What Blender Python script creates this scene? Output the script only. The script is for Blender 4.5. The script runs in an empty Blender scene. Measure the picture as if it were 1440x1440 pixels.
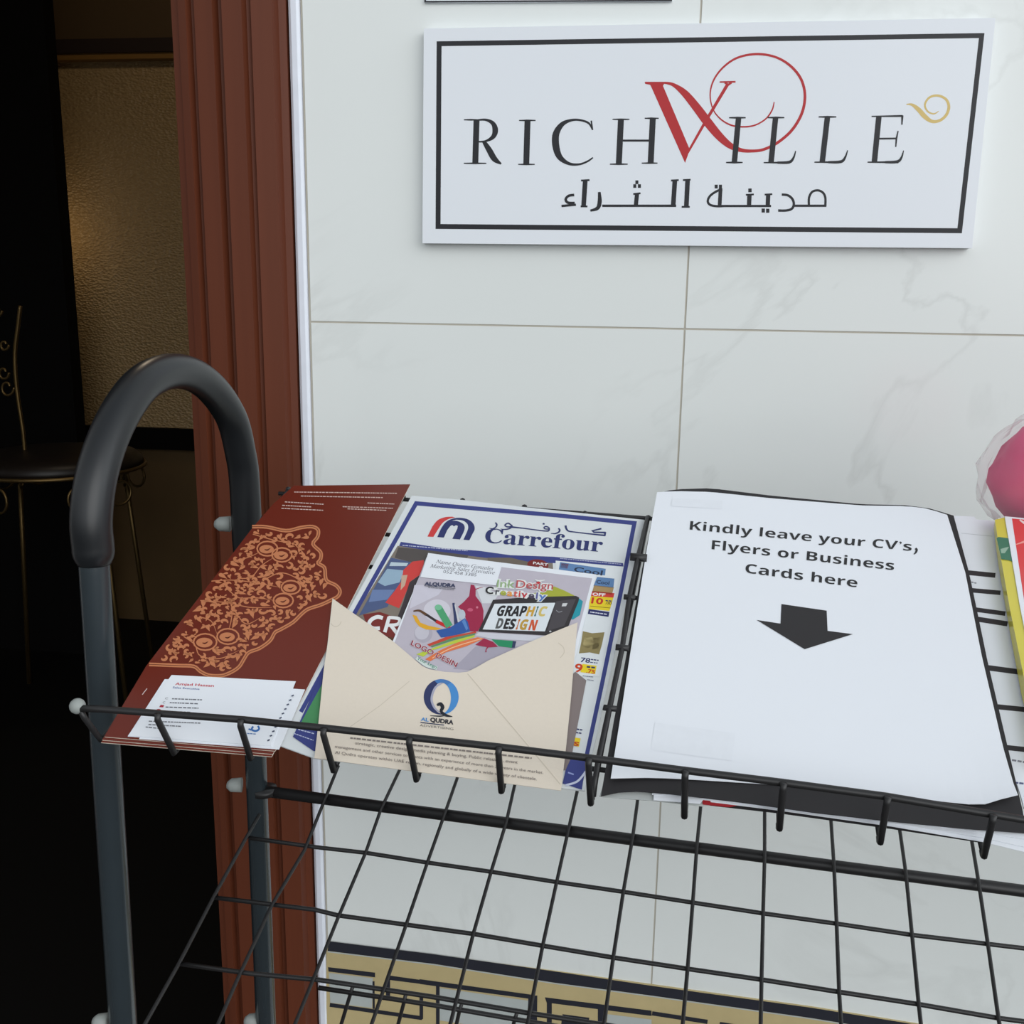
import bpy, bmesh, math, random
from mathutils import Vector, Matrix, noise
from mathutils.geometry import tessellate_polygon

C = bpy.context.scene.collection
SC = bpy.context.scene
PI = math.pi
random.seed(7)

# ------------------------------------------------------------------ camera
F = 1406.0                       # focal length in pixels of the 1440 px frame
HC = 1.30                        # camera height above the pavement
CX = Vector((0.99106959, 0.13251424, 0.01486775))     # image right, in world axes
CY = Vector((0.04266981, -0.20952353, -0.97687214))   # image down
CZ = Vector((-0.12633433, 0.96878267, -0.21330676))   # viewing direction
CAM = Vector((0.0, -1.0, HC))
cam_d = bpy.data.cameras.new('camera')
cam_d.sensor_width = 36.0
cam_d.sensor_fit = 'HORIZONTAL'
cam_d.lens = 36.0 * F / 1440.0
cam_d.clip_start = 0.02
cam = bpy.data.objects.new('camera', cam_d)
C.objects.link(cam)
cam.matrix_world = Matrix(((CX.x, -CY.x, -CZ.x, CAM.x), (CX.y, -CY.y, -CZ.y, CAM.y),
                           (CX.z, -CY.z, -CZ.z, CAM.z), (0, 0, 0, 1)))
SC.camera = cam

# ------------------------------------------------------------------ sky, sun, exposure
W = bpy.data.worlds.new('overcast_sky')
SC.world = W
W.use_nodes = True
nt = W.node_tree
nt.nodes.clear()
out = nt.nodes.new('ShaderNodeOutputWorld')
bg = nt.nodes.new('ShaderNodeBackground')
tc = nt.nodes.new('ShaderNodeTexCoord')
sep = nt.nodes.new('ShaderNodeSeparateXYZ')
ramp = nt.nodes.new('ShaderNodeValToRGB')
mp = nt.nodes.new('ShaderNodeMapRange')
mp.inputs['From Min'].default_value = -1
mp.inputs['From Max'].default_value = 1
nt.links.new(tc.outputs['Generated'], sep.inputs[0])
nt.links.new(sep.outputs['Z'], mp.inputs['Value'])
nt.links.new(mp.outputs['Result'], ramp.inputs['Fac'])
# the sky is more open towards the right of the entrance than to the left
gx_ = nt.nodes.new('ShaderNodeMath'); gx_.operation = 'MULTIPLY_ADD'
gx_.inputs[1].default_value = 0.62; gx_.inputs[2].default_value = 0.95
nt.links.new(sep.outputs['X'], gx_.inputs[0])
sc_mul = nt.nodes.new('ShaderNodeVectorMath'); sc_mul.operation = 'SCALE'
nt.links.new(ramp.outputs['Color'], sc_mul.inputs[0])
nt.links.new(gx_.outputs[0], sc_mul.inputs['Scale'])
nt.links.new(sc_mul.outputs[0], bg.inputs['Color'])
nt.links.new(bg.outputs[0], out.inputs[0])
e = ramp.color_ramp.elements
e[0].position = 0.0
e[0].color = (0.20, 0.20, 0.20, 1)
e[1].position = 1.0
e[1].color = (0.30, 0.33, 0.36, 1)
x = e.new(0.49); x.color = (0.30, 0.31, 0.31, 1)
x = e.new(0.53); x.color = (0.80, 0.86, 0.90, 1)
x = e.new(0.68); x.color = (1.10, 1.16, 1.20, 1)
x = e.new(0.85); x.color = (0.55, 0.59, 0.62, 1)
bg.inputs['Strength'].default_value = 1.0
sun_d = bpy.data.lights.new('hazy_sun', 'SUN')
sun_d.energy = 0.55
sun_d.angle = math.radians(50)
sun_d.color = (1.0, 0.98, 0.95)
sun = bpy.data.objects.new('hazy_sun', sun_d)
C.objects.link(sun)
sun.rotation_euler = Vector((-0.65, 0.9, -0.35)).to_track_quat('-Z', 'Y').to_euler()
SC.view_settings.view_transform = 'Standard'
SC.view_settings.look = 'None'
SC.view_settings.gamma = 1.0
SC.view_settings.exposure = 0.38
SC.cycles.use_denoising = True
SC.cycles.max_bounces = 8

# ------------------------------------------------------------------ projection helpers
def ray(p):
    return CX * ((p[0] - 720) / F) + CY * ((p[1] - 720) / F) + CZ

class Plane:
    def __init__(s, P, N):
        s.P = Vector(P); s.N = Vector(N).normalized()
    def at(s, p, off=0.0):
        r = ray(p)
        return CAM + r * (((s.P + s.N * off) - CAM).dot(s.N) / r.dot(s.N))

WALL = Plane((0, 0, 0), (0, -1, 0))
RX = Vector((0.999, -0.009, -0.040)).normalized()
RS = Vector((0.083, 0.892, 0.444)).normalized()
RN = RX.cross(RS).normalized()
TRAY = Plane(CAM + Vector((0.013, 0.755, -0.146)), RN)

def K(x0, y0, s):                # crop coordinates -> frame coordinates
    return lambda *pts: [(x0 + a / s, y0 + b / s) for a, b in pts]

# ------------------------------------------------------------------ materials
def lin(c):
    return tuple(((v / 255) / 12.92 if v / 255 <= 0.04045 else ((v / 255 + 0.055) / 1.055) ** 2.4) for v in c)

MATS = {}
def mat(name, rgb, rough=0.6, metal=0.0, var=0.06, scale=60.0, bump=0.0, spec=0.4, trans=0.0, coat=0.0):
    if name in MATS:
        return MATS[name]
    m = bpy.data.materials.new(name)
    m.use_nodes = True
    t = m.node_tree
    b = t.nodes['Principled BSDF']
    c = lin(rgb)
    b.inputs['Roughness'].default_value = rough
    b.inputs['Metallic'].default_value = metal
    b.inputs['Specular IOR Level'].default_value = spec
    b.inputs['Coat Weight'].default_value = coat
    b.inputs['Coat Roughness'].default_value = 0.1
    tcn = t.nodes.new('ShaderNodeTexCoord')
    nz = t.nodes.new('ShaderNodeTexNoise')
    nz.inputs['Scale'].default_value = scale
    nz.inputs['Detail'].default_value = 5
    t.links.new(tcn.outputs['Object'], nz.inputs['Vector'])
    mx = t.nodes.new('ShaderNodeMix')
    mx.data_type = 'RGBA'
    mx.inputs[6].default_value = (*[max(0, v * (1 - var)) for v in c], 1)
    mx.inputs[7].default_value = (*[min(1, v * (1 + var)) for v in c], 1)
    t.links.new(nz.outputs['Fac'], mx.inputs[0])
    t.links.new(mx.outputs[2], b.inputs['Base Color'])
    if bump:
        bp = t.nodes.new('ShaderNodeBump')
        bp.inputs['Strength'].default_value = bump
        bp.inputs['Distance'].default_value = 0.002
        t.links.new(nz.outputs['Fac'], bp.inputs['Height'])
        t.links.new(bp.outputs[0], b.inputs['Normal'])
    MATS[name] = m
    return m

INK = {}
def ink(rgb, rough=0.6):
    k = (tuple(rgb), rough)
    if k not in INK:
        INK[k] = mat('ink_%d_%d_%d' % tuple(rgb) + ('' if rough == 0.6 else '_gloss'), rgb, rough, var=0.04, scale=150)
    return INK[k]

def marble():
    m = bpy.data.materials.new('white_marble_tile')
    m.use_nodes = True
    t = m.node_tree
    b = t.nodes['Principled BSDF']
    tcn = t.nodes.new('ShaderNodeTexCoord')
    n1 = t.nodes.new('ShaderNodeTexNoise'); n1.inputs['Scale'].default_value = 2.2; n1.inputs['Detail'].default_value = 6
    n2 = t.nodes.new('ShaderNodeTexNoise'); n2.inputs['Scale'].default_value = 2.6; n2.inputs['Detail'].default_value = 7
    n2.inputs['Distortion'].default_value = 1.6
    t.links.new(tcn.outputs['Object'], n1.inputs['Vector'])
    t.links.new(tcn.outputs['Object'], n2.inputs['Vector'])
    v = t.nodes.new('ShaderNodeMath'); v.operation = 'SUBTRACT'; v.inputs[1].default_value = 0.5
    a = t.nodes.new('ShaderNodeMath'); a.operation = 'ABSOLUTE'
    t.links.new(n2.outputs['Fac'], v.inputs[0]); t.links.new(v.outputs[0], a.inputs[0])
    r = t.nodes.new('ShaderNodeMapRange')
    r.inputs['From Min'].default_value = 0.0; r.inputs['From Max'].default_value = 0.022
    r.inputs['To Min'].default_value = 1.0; r.inputs['To Max'].default_value = 0.0
    t.links.new(a.outputs[0], r.inputs['Value'])
    mk = t.nodes.new('ShaderNodeMapRange')
    mk.inputs['From Min'].default_value = 0.46; mk.inputs['From Max'].default_value = 0.70
    mk.inputs['To Max'].default_value = 0.33
    t.links.new(n1.outputs['Fac'], mk.inputs['Value'])
    mul = t.nodes.new('ShaderNodeMath'); mul.operation = 'MULTIPLY'
    t.links.new(r.outputs[0], mul.inputs[0]); t.links.new(mk.outputs[0], mul.inputs[1])
    c1 = t.nodes.new('ShaderNodeMix'); c1.data_type = 'RGBA'
    c1.inputs[6].default_value = (*lin((229, 233, 231)), 1)
    c1.inputs[7].default_value = (*lin((238, 241, 239)), 1)
    t.links.new(n1.outputs['Fac'], c1.inputs[0])
    c2 = t.nodes.new('ShaderNodeMix'); c2.data_type = 'RGBA'
    c2.inputs[7].default_value = (*lin((178, 180, 176)), 1)
    t.links.new(mul.outputs[0], c2.inputs[0]); t.links.new(c1.outputs[2], c2.inputs[6])
    t.links.new(c2.outputs[2], b.inputs['Base Color'])
    b.inputs['Roughness'].default_value = 0.16
    b.inputs['Specular IOR Level'].default_value = 0.5
    return m

def wallpaper():
    m = bpy.data.materials.new('textured_wallpaper')
    m.use_nodes = True
    t = m.node_tree
    b = t.nodes['Principled BSDF']
    tcn = t.nodes.new('ShaderNodeTexCoord')
    mpn = t.nodes.new('ShaderNodeMapping'); mpn.inputs['Scale'].default_value = (1, 1, 1.6)
    n1 = t.nodes.new('ShaderNodeTexVoronoi'); n1.inputs['Scale'].default_value = 85
    t.links.new(tcn.outputs['Object'], mpn.inputs[0]); t.links.new(mpn.outputs[0], n1.inputs['Vector'])
    n2 = t.nodes.new('ShaderNodeTexNoise'); n2.inputs['Scale'].default_value = 60
    t.links.new(tcn.outputs['Object'], n2.inputs['Vector'])
    mx = t.nodes.new('ShaderNodeMix'); mx.data_type = 'RGBA'
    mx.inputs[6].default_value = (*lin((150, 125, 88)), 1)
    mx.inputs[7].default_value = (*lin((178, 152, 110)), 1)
    t.links.new(n2.outputs['Fac'], mx.inputs[0])
    t.links.new(mx.outputs[2], b.inputs['Base Color'])
    bp = t.nodes.new('ShaderNodeBump'); bp.inputs['Strength'].default_value = 1.0; bp.inputs['Distance'].default_value = 0.0045
    t.links.new(n1.outputs['Distance'], bp.inputs['Height'])
    t.links.new(bp.outputs[0], b.inputs['Normal'])
    b.inputs['Roughness'].default_value = 0.38
    return m

def wood(name, a, bcol, rough=0.35):
    m = bpy.data.materials.new(name)
    m.use_nodes = True
    t = m.node_tree
    b = t.nodes['Principled BSDF']
    tcn = t.nodes.new('ShaderNodeTexCoord')
    mpn = t.nodes.new('ShaderNodeMapping'); mpn.inputs['Scale'].default_value = (60, 60, 1.2)
    n1 = t.nodes.new('ShaderNodeTexNoise'); n1.inputs['Scale'].default_value = 1.5; n1.inputs['Detail'].default_value = 4
    t.links.new(tcn.outputs['Object'], mpn.inputs[0]); t.links.new(mpn.outputs[0], n1.inputs['Vector'])
    mx = t.nodes.new('ShaderNodeMix'); mx.data_type = 'RGBA'
    mx.inputs[6].default_value = (*lin(a), 1); mx.inputs[7].default_value = (*lin(bcol), 1)
    t.links.new(n1.outputs['Fac'], mx.inputs[0]); t.links.new(mx.outputs[2], b.inputs['Base Color'])
    b.inputs['Roughness'].default_value = rough
    b.inputs['Specular IOR Level'].default_value = 0.22
    return m

def film():
    m = bpy.data.materials.new('clear_plastic_film')
    m.use_nodes = True
    t = m.node_tree
    b = t.nodes['Principled BSDF']
    b.inputs['Base Color'].default_value = (0.95, 0.93, 0.94, 1)
    b.inputs['Roughness'].default_value = 0.12
    b.inputs['Specular IOR Level'].default_value = 0.8
    lw = t.nodes.new('ShaderNodeLayerWeight'); lw.inputs['Blend'].default_value = 0.35
    mr = t.nodes.new('ShaderNodeMapRange'); mr.inputs['To Min'].default_value = 0.06; mr.inputs['To Max'].default_value = 0.35
    t.links.new(lw.outputs['Facing'], mr.inputs['Value'])
    tr = t.nodes.new('ShaderNodeBsdfTransparent')
    mx = t.nodes.new('ShaderNodeMixShader')
    t.links.new(mr.outputs[0], mx.inputs[0]); t.links.new(tr.outputs[0], mx.inputs[1]); t.links.new(b.outputs[0], mx.inputs[2])
    o = [n for n in t.nodes if n.type == 'OUTPUT_MATERIAL'][0]
    t.links.new(mx.outputs[0], o.inputs['Surface'])
    return m

M_MARBLE = marble()
M_GROUT = mat('grout', (186, 180, 168), 0.9, bump=0.2)
M_JAMB = wood('red_brown_wood', (90, 45, 28), (104, 53, 33), 0.5)
M_TRIM = mat('white_edge_trim', (232, 236, 246), 0.3)
M_WIRE = mat('black_coated_wire', (34, 33, 34), 0.42, spec=0.5)
M_TUBE = mat('black_painted_tube', (44, 52, 57), 0.24, spec=0.6)
M_GRIP = mat('black_rubber_grip', (23, 25, 28), 0.34, spec=0.5, bump=0.03)
M_CAP = mat('grey_plastic_cap', (150, 155, 152), 0.5)
M_PAPER = mat('white_paper', (232, 235, 241), 0.75, var=0.012, scale=8)
M_NEWS = mat('off_white_flyer_paper', (218, 222, 224), 0.6, var=0.02, scale=20)
M_CREAM = mat('cream_card', (226, 214, 198), 0.75, var=0.02, scale=400, bump=0.06)
M_FLAP_SHADE = mat('shaded_flap_card', (132, 120, 118), 0.75, var=0.03)  # shadow inside the envelope flap, put into the card colour
M_BLACKCARD = mat('black_card', (40, 38, 40), 0.6, var=0.05)
M_RED = mat('glossy_maroon_card', (106, 38, 24), 0.26, var=0.04, scale=8, spec=0.5)
M_BOARD = mat('white_sign_board', (236, 240, 246), 0.2, var=0.01, scale=5)
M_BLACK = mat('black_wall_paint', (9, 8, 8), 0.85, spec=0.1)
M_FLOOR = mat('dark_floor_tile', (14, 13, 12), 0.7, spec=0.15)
M_GOLD = mat('brass_tube', (112, 92, 58), 0.45, metal=0.9)
M_FILM = film()

# ------------------------------------------------------------------ object helpers
def mk(name, verts, faces, mats, parent=None, smooth=False, fm=None, base=False):
    vs = [Vector(v) for v in verts]
    lo = Vector((min(v.x for v in vs), min(v.y for v in vs), min(v.z for v in vs)))
    hi = Vector((max(v.x for v in vs), max(v.y for v in vs), max(v.z for v in vs)))
    o0 = (lo + hi) / 2
    if base:
        o0.z = lo.z
    me = bpy.data.meshes.new(name)
    me.from_pydata([v - o0 for v in vs], [], faces)
    if not isinstance(mats, (list, tuple)):
        mats = [mats]
    for m in mats:
        me.materials.append(m)
    if fm:
        me.polygons.foreach_set('material_index', fm)
    if smooth:
        me.polygons.foreach_set('use_smooth', [True] * len(me.polygons))
    me.update()
    o = bpy.data.objects.new(name, me)
    C.objects.link(o)
    o.location = o0
    if parent:
        o.parent = parent
        o.location = o0 - WLOC[parent.name]
    WLOC[o.name] = o0
    return o
WLOC = {}

def empty(name, loc):
    o = bpy.data.objects.new(name, None)
    o.empty_display_size = 0.05
    C.objects.link(o)
    o.location = loc
    WLOC[o.name] = Vector(loc)
    return o

def tag(o, label, cat, group=None):
    o['label'] = label
    o['category'] = cat
    if group:
        o['group'] = group
    return o

def struct(o, label=None):
    o['kind'] = 'structure'
    if label:
        o['label'] = label
    return o

class MB:
    def __init__(s):
        s.v = []; s.f = []; s.m = []
    def add(s, vs, fs, m=0):
        n = len(s.v)
        s.v += [Vector(v) for v in vs]
        s.f += [tuple(i + n for i in f) for f in fs]
        s.m += [m] * len(fs)
    def box(s, a, b, m=0):
        x0, y0, z0 = a; x1, y1, z1 = b
        s.add([(x0, y0, z0), (x1, y0, z0), (x1, y1, z0), (x0, y1, z0), (x0, y0, z1), (x1, y0, z1), (x1, y1, z1), (x0, y1, z1)],
              [(0, 3, 2, 1), (4, 5, 6, 7), (0, 1, 5, 4), (1, 2, 6, 5), (2, 3, 7, 6), (3, 0, 4, 7)], m)
    def tube(s, pts, r, n=8, m=0, caps=True):
        pts = [Vector(p) for p in pts]
        rr = r if isinstance(r, (list, tuple)) else [r] * len(pts)
        base = len(s.v)
        T = []
        for i in range(len(pts)):
            a = pts[max(i - 1, 0)]; b = pts[min(i + 1, len(pts) - 1)]
            T.append((b - a).normalized())
        u = T[0].orthogonal().normalized()
        for i, p in enumerate(pts):
            u = (u - T[i] * u.dot(T[i])).normalized()
            w = T[i].cross(u)
            for k in range(n):
                a = 2 * PI * k / n
                s.v.append(p + (u * math.cos(a) + w * math.sin(a)) * rr[i])
        for i in range(len(pts) - 1):
            for k in range(n):
                k2 = (k + 1) % n
                s.f.append((base + i * n + k, base + i * n + k2, base + (i + 1) * n + k2, base + (i + 1) * n + k)); s.m.append(m)
        if caps:
            s.f.append(tuple(base + k for k in range(n))[::-1]); s.m.append(m)
            e0 = base + (len(pts) - 1) * n
            s.f.append(tuple(e0 + k for k in range(n))); s.m.append(m)
    def ball(s, c, r, n=12, m=0, squash=None):
        c = Vector(c)
        base = len(s.v)
        rings = n // 2
        for i in range(rings + 1):
            t = PI * i / rings
            for k in range(n):
                a = 2 * PI * k / n
                d = Vector((math.sin(t) * math.cos(a), math.sin(t) * math.sin(a), math.cos(t))) * r
                if squash:
                    d = d - squash * d.dot(squash) * 0.45
                s.v.append(c + d)
        for i in range(rings):
            for k in range(n):
                k2 = (k + 1) % n
                s.f.append((base + i * n + k, base + (i + 1) * n + k, base + (i + 1) * n + k2, base + i * n + k2)); s.m.append(m)
    def build(s, name, mats, parent=None, smooth=False, base=False):
        return mk(name, s.v, s.f, mats, parent, smooth, s.m, base)

def spline(pts, n=6):
    """Catmull-Rom through points of any dimension"""
    P = [tuple(p) for p in pts]
    if len(P) < 3:
        return P
    res = []
    for i in range(len(P) - 1):
        p0 = P[max(i - 1, 0)]; p1 = P[i]; p2 = P[i + 1]; p3 = P[min(i + 2, len(P) - 1)]
        for k in range(n):
            t = k / n
            res.append(tuple(0.5 * (2 * b + (c - a) * t + (2 * a - 5 * b + 4 * c - d) * t * t + (3 * b - a - 3 * c + d) * t ** 3)
                             for a, b, c, d in zip(p0, p1, p2, p3)))
    res.append(P[-1])
    return res

# ------------------------------------------------------------------ printing on flat surfaces
_txt = {}
def text_mesh(body, bold):
    k = (body, bold)
    if k in _txt:
        return _txt[k]
    c = bpy.data.curves.new('t', 'FONT')
    c.body = body
    c.resolution_u = 3
    c.offset = bold
    o = bpy.data.objects.new('t', c)
    C.objects.link(o)
    bpy.context.view_layer.update()
    me = bpy.data.meshes.new_from_object(o.evaluated_get(bpy.context.evaluated_depsgraph_get()))
    vs = [(v.co.x, v.co.y) for v in me.vertices]
    fs = [tuple(p.vertices) for p in me.polygons]
    bpy.data.objects.remove(o)
    bpy.data.curves.remove(c)
    bpy.data.meshes.remove(me)
    _txt[k] = (vs, fs)
    return _txt[k]

class Print:
    """ink shapes, given in frame coordinates, laid on a plane at a small height"""
    STEP = 0.00004
    def __init__(s, plane, off):
        s.pl = plane; s.off = off; s.mb = MB(); s.mats = []; s.lay = 1; s.sub = 0
    def mi(s, m):
        if isinstance(m, (tuple, list)):
            m = ink(m)
        if m not in s.mats:
            s.mats.append(m)
        return s.mats.index(m)
    def up(s, n=1):
        s.lay += n
        return s
    def raw(s, m, pts, faces):
        s.sub = min(60, s.sub + 1)
        hh = s.off + s.lay * s.STEP + s.sub * 0.000003
        s.mb.add([s.pl.at(p, hh) for p in pts], faces, s.mi(m))
    def poly(s, m, pts, holes=()):
        loops = [[Vector((p[0], p[1], 0)) for p in l] for l in [pts, *holes]]
        flat = [(v.x, v.y) for l in loops for v in l]
        s.raw(m, flat, [tuple(t) for t in tessellate_polygon(loops)])
    def ell(s, m, c, rx, ry=None, n=24, rot=0.0, a0=0, a1=2 * PI):
        ry = ry or rx
        pts = []
        for k in range(n):
            a = a0 + (a1 - a0) * k / n
            x = rx * math.cos(a); y = ry * math.sin(a)
            pts.append((c[0] + x * math.cos(rot) - y * math.sin(rot), c[1] + x * math.sin(rot) + y * math.cos(rot)))
        s.poly(m, pts)
    def line(s, m, pts, w, smooth=0, closed=False):
        n0 = len(pts)
        ww = list(w) if isinstance(w, (list, tuple)) else [w] * n0
        P = [(p[0], p[1], ww[i]) for i, p in enumerate(pts)]
        if smooth:
            P = spline(P + ([P[0]] if closed else []), smooth)
            if closed:
                P = P[:-1]
        n = len(P)
        L = []; R = []
        for i in range(n):
            if closed:
                a = P[(i - 1) % n]; b = P[(i + 1) % n]
            else:
                a = P[max(i - 1, 0)]; b = P[min(i + 1, n - 1)]
            p = P[i]
            d1 = Vector((p[0] - a[0], p[1] - a[1])); d2 = Vector((b[0] - p[0], b[1] - p[1]))
            if d1.length < 1e-6: d1 = d2
            if d2.length < 1e-6: d2 = d1
            if d1.length < 1e-6:
                d1 = d2 = Vector((1, 0))
            d1.normalize(); d2.normalize()
            t = d1 + d2
            if t.length < 1e-3:
                t = d1
            t.normalize()
            nrm = Vector((-t.y, t.x))
            k = max(0.45, abs(nrm.dot(Vector((-d1.y, d1.x)))))
            h = p[2] / 2 / k
            L.append((p[0] + nrm.x * h, p[1] + nrm.y * h)); R.append((p[0] - nrm.x * h, p[1] - nrm.y * h))
        rng = range(n) if closed else range(n - 1)
        s.raw(m, L + R, [(i, (i + 1) % n, n + (i + 1) % n, n + i) for i in rng])
    def text(s, m, body, A, B, H, bold=0.0, cap=0.727):
        vs, fs = text_mesh(body, bold)
        x0 = min(v[0] for v in vs); x1 = max(v[0] for v in vs)
        pts = []
        for vx, vy in vs:
            u = (vx - x0) / (x1 - x0); h = vy / cap
            pts.append((A[0] + (B[0] - A[0]) * u + H[0] * h, A[1] + (B[1] - A[1]) * u + H[1] * h))
        s.raw(m, pts, fs)
    def dashes(s, m, A, B, h, seed=0, gap=0.28):
        """a line of print too small to read"""
        r = random.Random(seed)
        L = math.hypot(B[0] - A[0], B[1] - A[1])
        t = 0.0
        while t < L - 1:
            w = r.uniform(2.5, 7) * max(0.35, h / 2)
            t2 = min(t + w, L)
            p = lambda q: (A[0] + (B[0] - A[0]) * q / L, A[1] + (B[1] - A[1]) * q / L)
            s.line(m, [p(t), p(t2)], h)
            t = t2 + w * gap
    def build(s, name, parent=None):
        return s.mb.build(name, s.mats, parent)

def sheet(name, plane, outline, off, thick, m, parent=None, edge=None, holes=()):
    """flat sheet of card or paper: outline on the plane at height off, with its thickness below"""
    loops = [[Vector((p[0], p[1], 0)) for p in l] for l in [outline, *holes]]
    flat = [(v.x, v.y) for l in loops for v in l]
    top = [plane.at(p, off) for p in flat]
    bot = [t - plane.N * thick for t in top]
    tris = [tuple(t) for t in tessellate_polygon(loops)]
    n = len(flat)
    # orient
    up = []
    for a, b, c in tris:
        nn = (top[b] - top[a]).cross(top[c] - top[a])
        up.append((a, b, c) if nn.dot(plane.N) > 0 else (a, c, b))
    fs = list(up) + [(a + n, c + n, b + n) for a, b, c in up]
    fm = [0] * len(fs)
    k0 = 0
    for l in loops:
        ln = len(l)
        for i in range(ln):
            j = (i + 1) % ln
            fs.append((k0 + i, k0 + j, n + k0 + j, n + k0 + i)); fm.append(1 if edge else 0)
        k0 += ln
    return mk(name, top + bot, fs, [m, edge] if edge else [m], parent, fm=fm)

def resample(poly, n):
    L = [0]
    for a, b in zip(poly, poly[1:]):
        L.append(L[-1] + math.hypot(b[0] - a[0], b[1] - a[1]))
    res = []
    for k in range(n + 1):
        t = L[-1] * k / n
        i = 0
        while i < len(L) - 2 and L[i + 1] < t:
            i += 1
        q = (t - L[i]) / max(1e-9, L[i + 1] - L[i])
        res.append((poly[i][0] + (poly[i + 1][0] - poly[i][0]) * q, poly[i][1] + (poly[i + 1][1] - poly[i][1]) * q))
    return res

def coons(name, plane, top, right, bottom, left, h, thick, m, parent=None, nu=24, nv=24):
    """curved sheet between four edge lines (top, bottom left->right; left, right top->bottom); h(u, v) its height"""
    T = resample(top, nu); B = resample(bottom, nu); L = resample(left, nv); R = resample(right, nv)
    vs = []
    for j in range(nv + 1):
        v = j / nv
        for i in range(nu + 1):
            u = i / nu
            p = [(1 - v) * T[i][k] + v * B[i][k] + (1 - u) * L[j][k] + u * R[j][k]
                 - ((1 - u) * (1 - v) * T[0][k] + u * (1 - v) * T[-1][k] + (1 - u) * v * B[0][k] + u * v * B[-1][k]) for k in (0, 1)]
            vs.append(plane.at(p, h(u, v)))
    n = len(vs)
    vs2 = [v - plane.N * thick for v in vs]
    fs = []
    w = nu + 1
    for j in range(nv):
        for i in range(nu):
            a = j * w + i
            fs.append((a, a + w, a + w + 1, a + 1))
            fs.append((n + a, n + a + 1, n + a + w + 1, n + a + w))
    rim = [i for i in range(w)] + [j * w + nu for j in range(1, nv + 1)] + [nv * w + i for i in range(nu - 1, -1, -1)] + [j * w for j in range(nv - 1, 0, -1)]
    for i in range(len(rim)):
        a = rim[i]; b = rim[(i + 1) % len(rim)]
        fs.append((a, b, n + b, n + a))
    return mk(name, vs + vs2, fs, m, parent, smooth=False)

def sans(t):
    return ''.join(chr(0x1D5EE + ord(c) - 97) if 'a' <= c <= 'z' else chr(0x1D5D4 + ord(c) - 65) if 'A' <= c <= 'Z' else c for c in t)

# ================================================================== THE SETTING
zw = lambda p: WALL.at(p).z
xw = lambda p: WALL.at(p).x
ZG = HC - 0.031                       # height of the horizontal tile joint
XJ = 0.0360                           # vertical joint
XE = xw((422, 0))                     # left end of the tiled face
# tiled wall: backing, then tiles with open joints
b = MB()
b.box((XE, -0.0074, 0.0), (2.4, 0.14, 3.0), 1)
zrow = [0.0, ZG - 1.336, ZG - 0.80, ZG, ZG + 0.6, ZG + 1.2, 3.0]
zrow[1] = 0.02
xcol = [XE + 0.0005, XJ, XJ + 0.6, XJ + 1.2, XJ + 1.8, 2.4]
for j in range(len(zrow) - 1):
    for i in range(len(xcol) - 1):
        g = 0.0009
        b.box((xcol[i] + (g if i else 0.0016), -0.008, zrow[j] + g), (xcol[i + 1] - g, 0.0014, zrow[j + 1] - g), 0)
wall = struct(b.build('wall_front', [M_MARBLE, M_GROUT], base=True), 'white marble-look tiled wall behind the rack')
# the tile face is 8 mm proud: shift the wall so that its face lies on y = 0
wall.location.y += 0.008
# white edge trim
b = MB()
xa, xb = xw((404, 0)), xw((421.5, 0))
prof = [(xa, 0.05), (xa, 0.004), (xa + 0.0012, -0.001), (xa + 0.004, -0.003), (xb - 0.003, -0.003), (xb - 0.0006, -0.001), (xb, 0.002), (xb, 0.05)]
n = len(prof)
b.add([(x, y, z) for z in (0.0, 3.0) for x, y in prof], [(i, (i + 1) % n, n + (i + 1) % n, n + i) for i in range(n)] + [tuple(range(n))[::-1], tuple(range(n, 2 * n))])
struct(b.build('trim_1', M_TRIM, base=True), 'white edge strip between door frame and tiled wall')

# wooden door frame with grooves
cols = [(245, 0.14), (245, -0.006), (247, -0.011), (258, -0.014), (262, -0.020), (275, -0.024), (279, -0.017), (284, -0.015), (287, -0.024), (313, -0.026),
        (317, -0.018), (323, -0.016), (326, -0.026), (353, -0.025), (356, -0.018), (361, -0.016), (364, -0.022), (391, -0.018), (394, -0.006), (402.5, -0.002), (402.5, 0.14)]
prof = [(xw((x, 0)), y) for x, y in cols]
n = len(prof)
b = MB()
b.add([(x, y, z) for z in (0.0, 2.25) for x, y in prof], [(i, (i + 1) % n, n + (i + 1) % n, n + i) for i in range(n)] + [tuple(range(n))[::-1], tuple(range(n, 2 * n))])
XL = prof[0][0]
XD = XL - 1.15                        # the far jamb, outside the view
w_ = prof[-1][0] - XL
b.box((XD - w_, -0.024, 0), (XD, 0.14, 2.25))
b.box((XD - w_, -0.024, 2.1), (prof[-1][0], 0.14, 2.25))
struct(b.build('door_1', M_JAMB, base=True), 'red brown grooved wooden door frame')
b = MB()
b.box((XD - w_ - 1.6, 0.0, 0.0), (XD - w_, 0.14, 3.0)); b.box((XD - w_, 0.0, 2.25), (XE, 0.14, 3.0))
struct(b.build('wall_street', M_MARBLE, base=True))
# ground
b = MB(); b.box((-4, -6, -0.05), (4, 0.0, 0.0))
struct(b.build('ground', mat('grey_paving', (84, 83, 81), 0.8, bump=0.2)))
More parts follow.
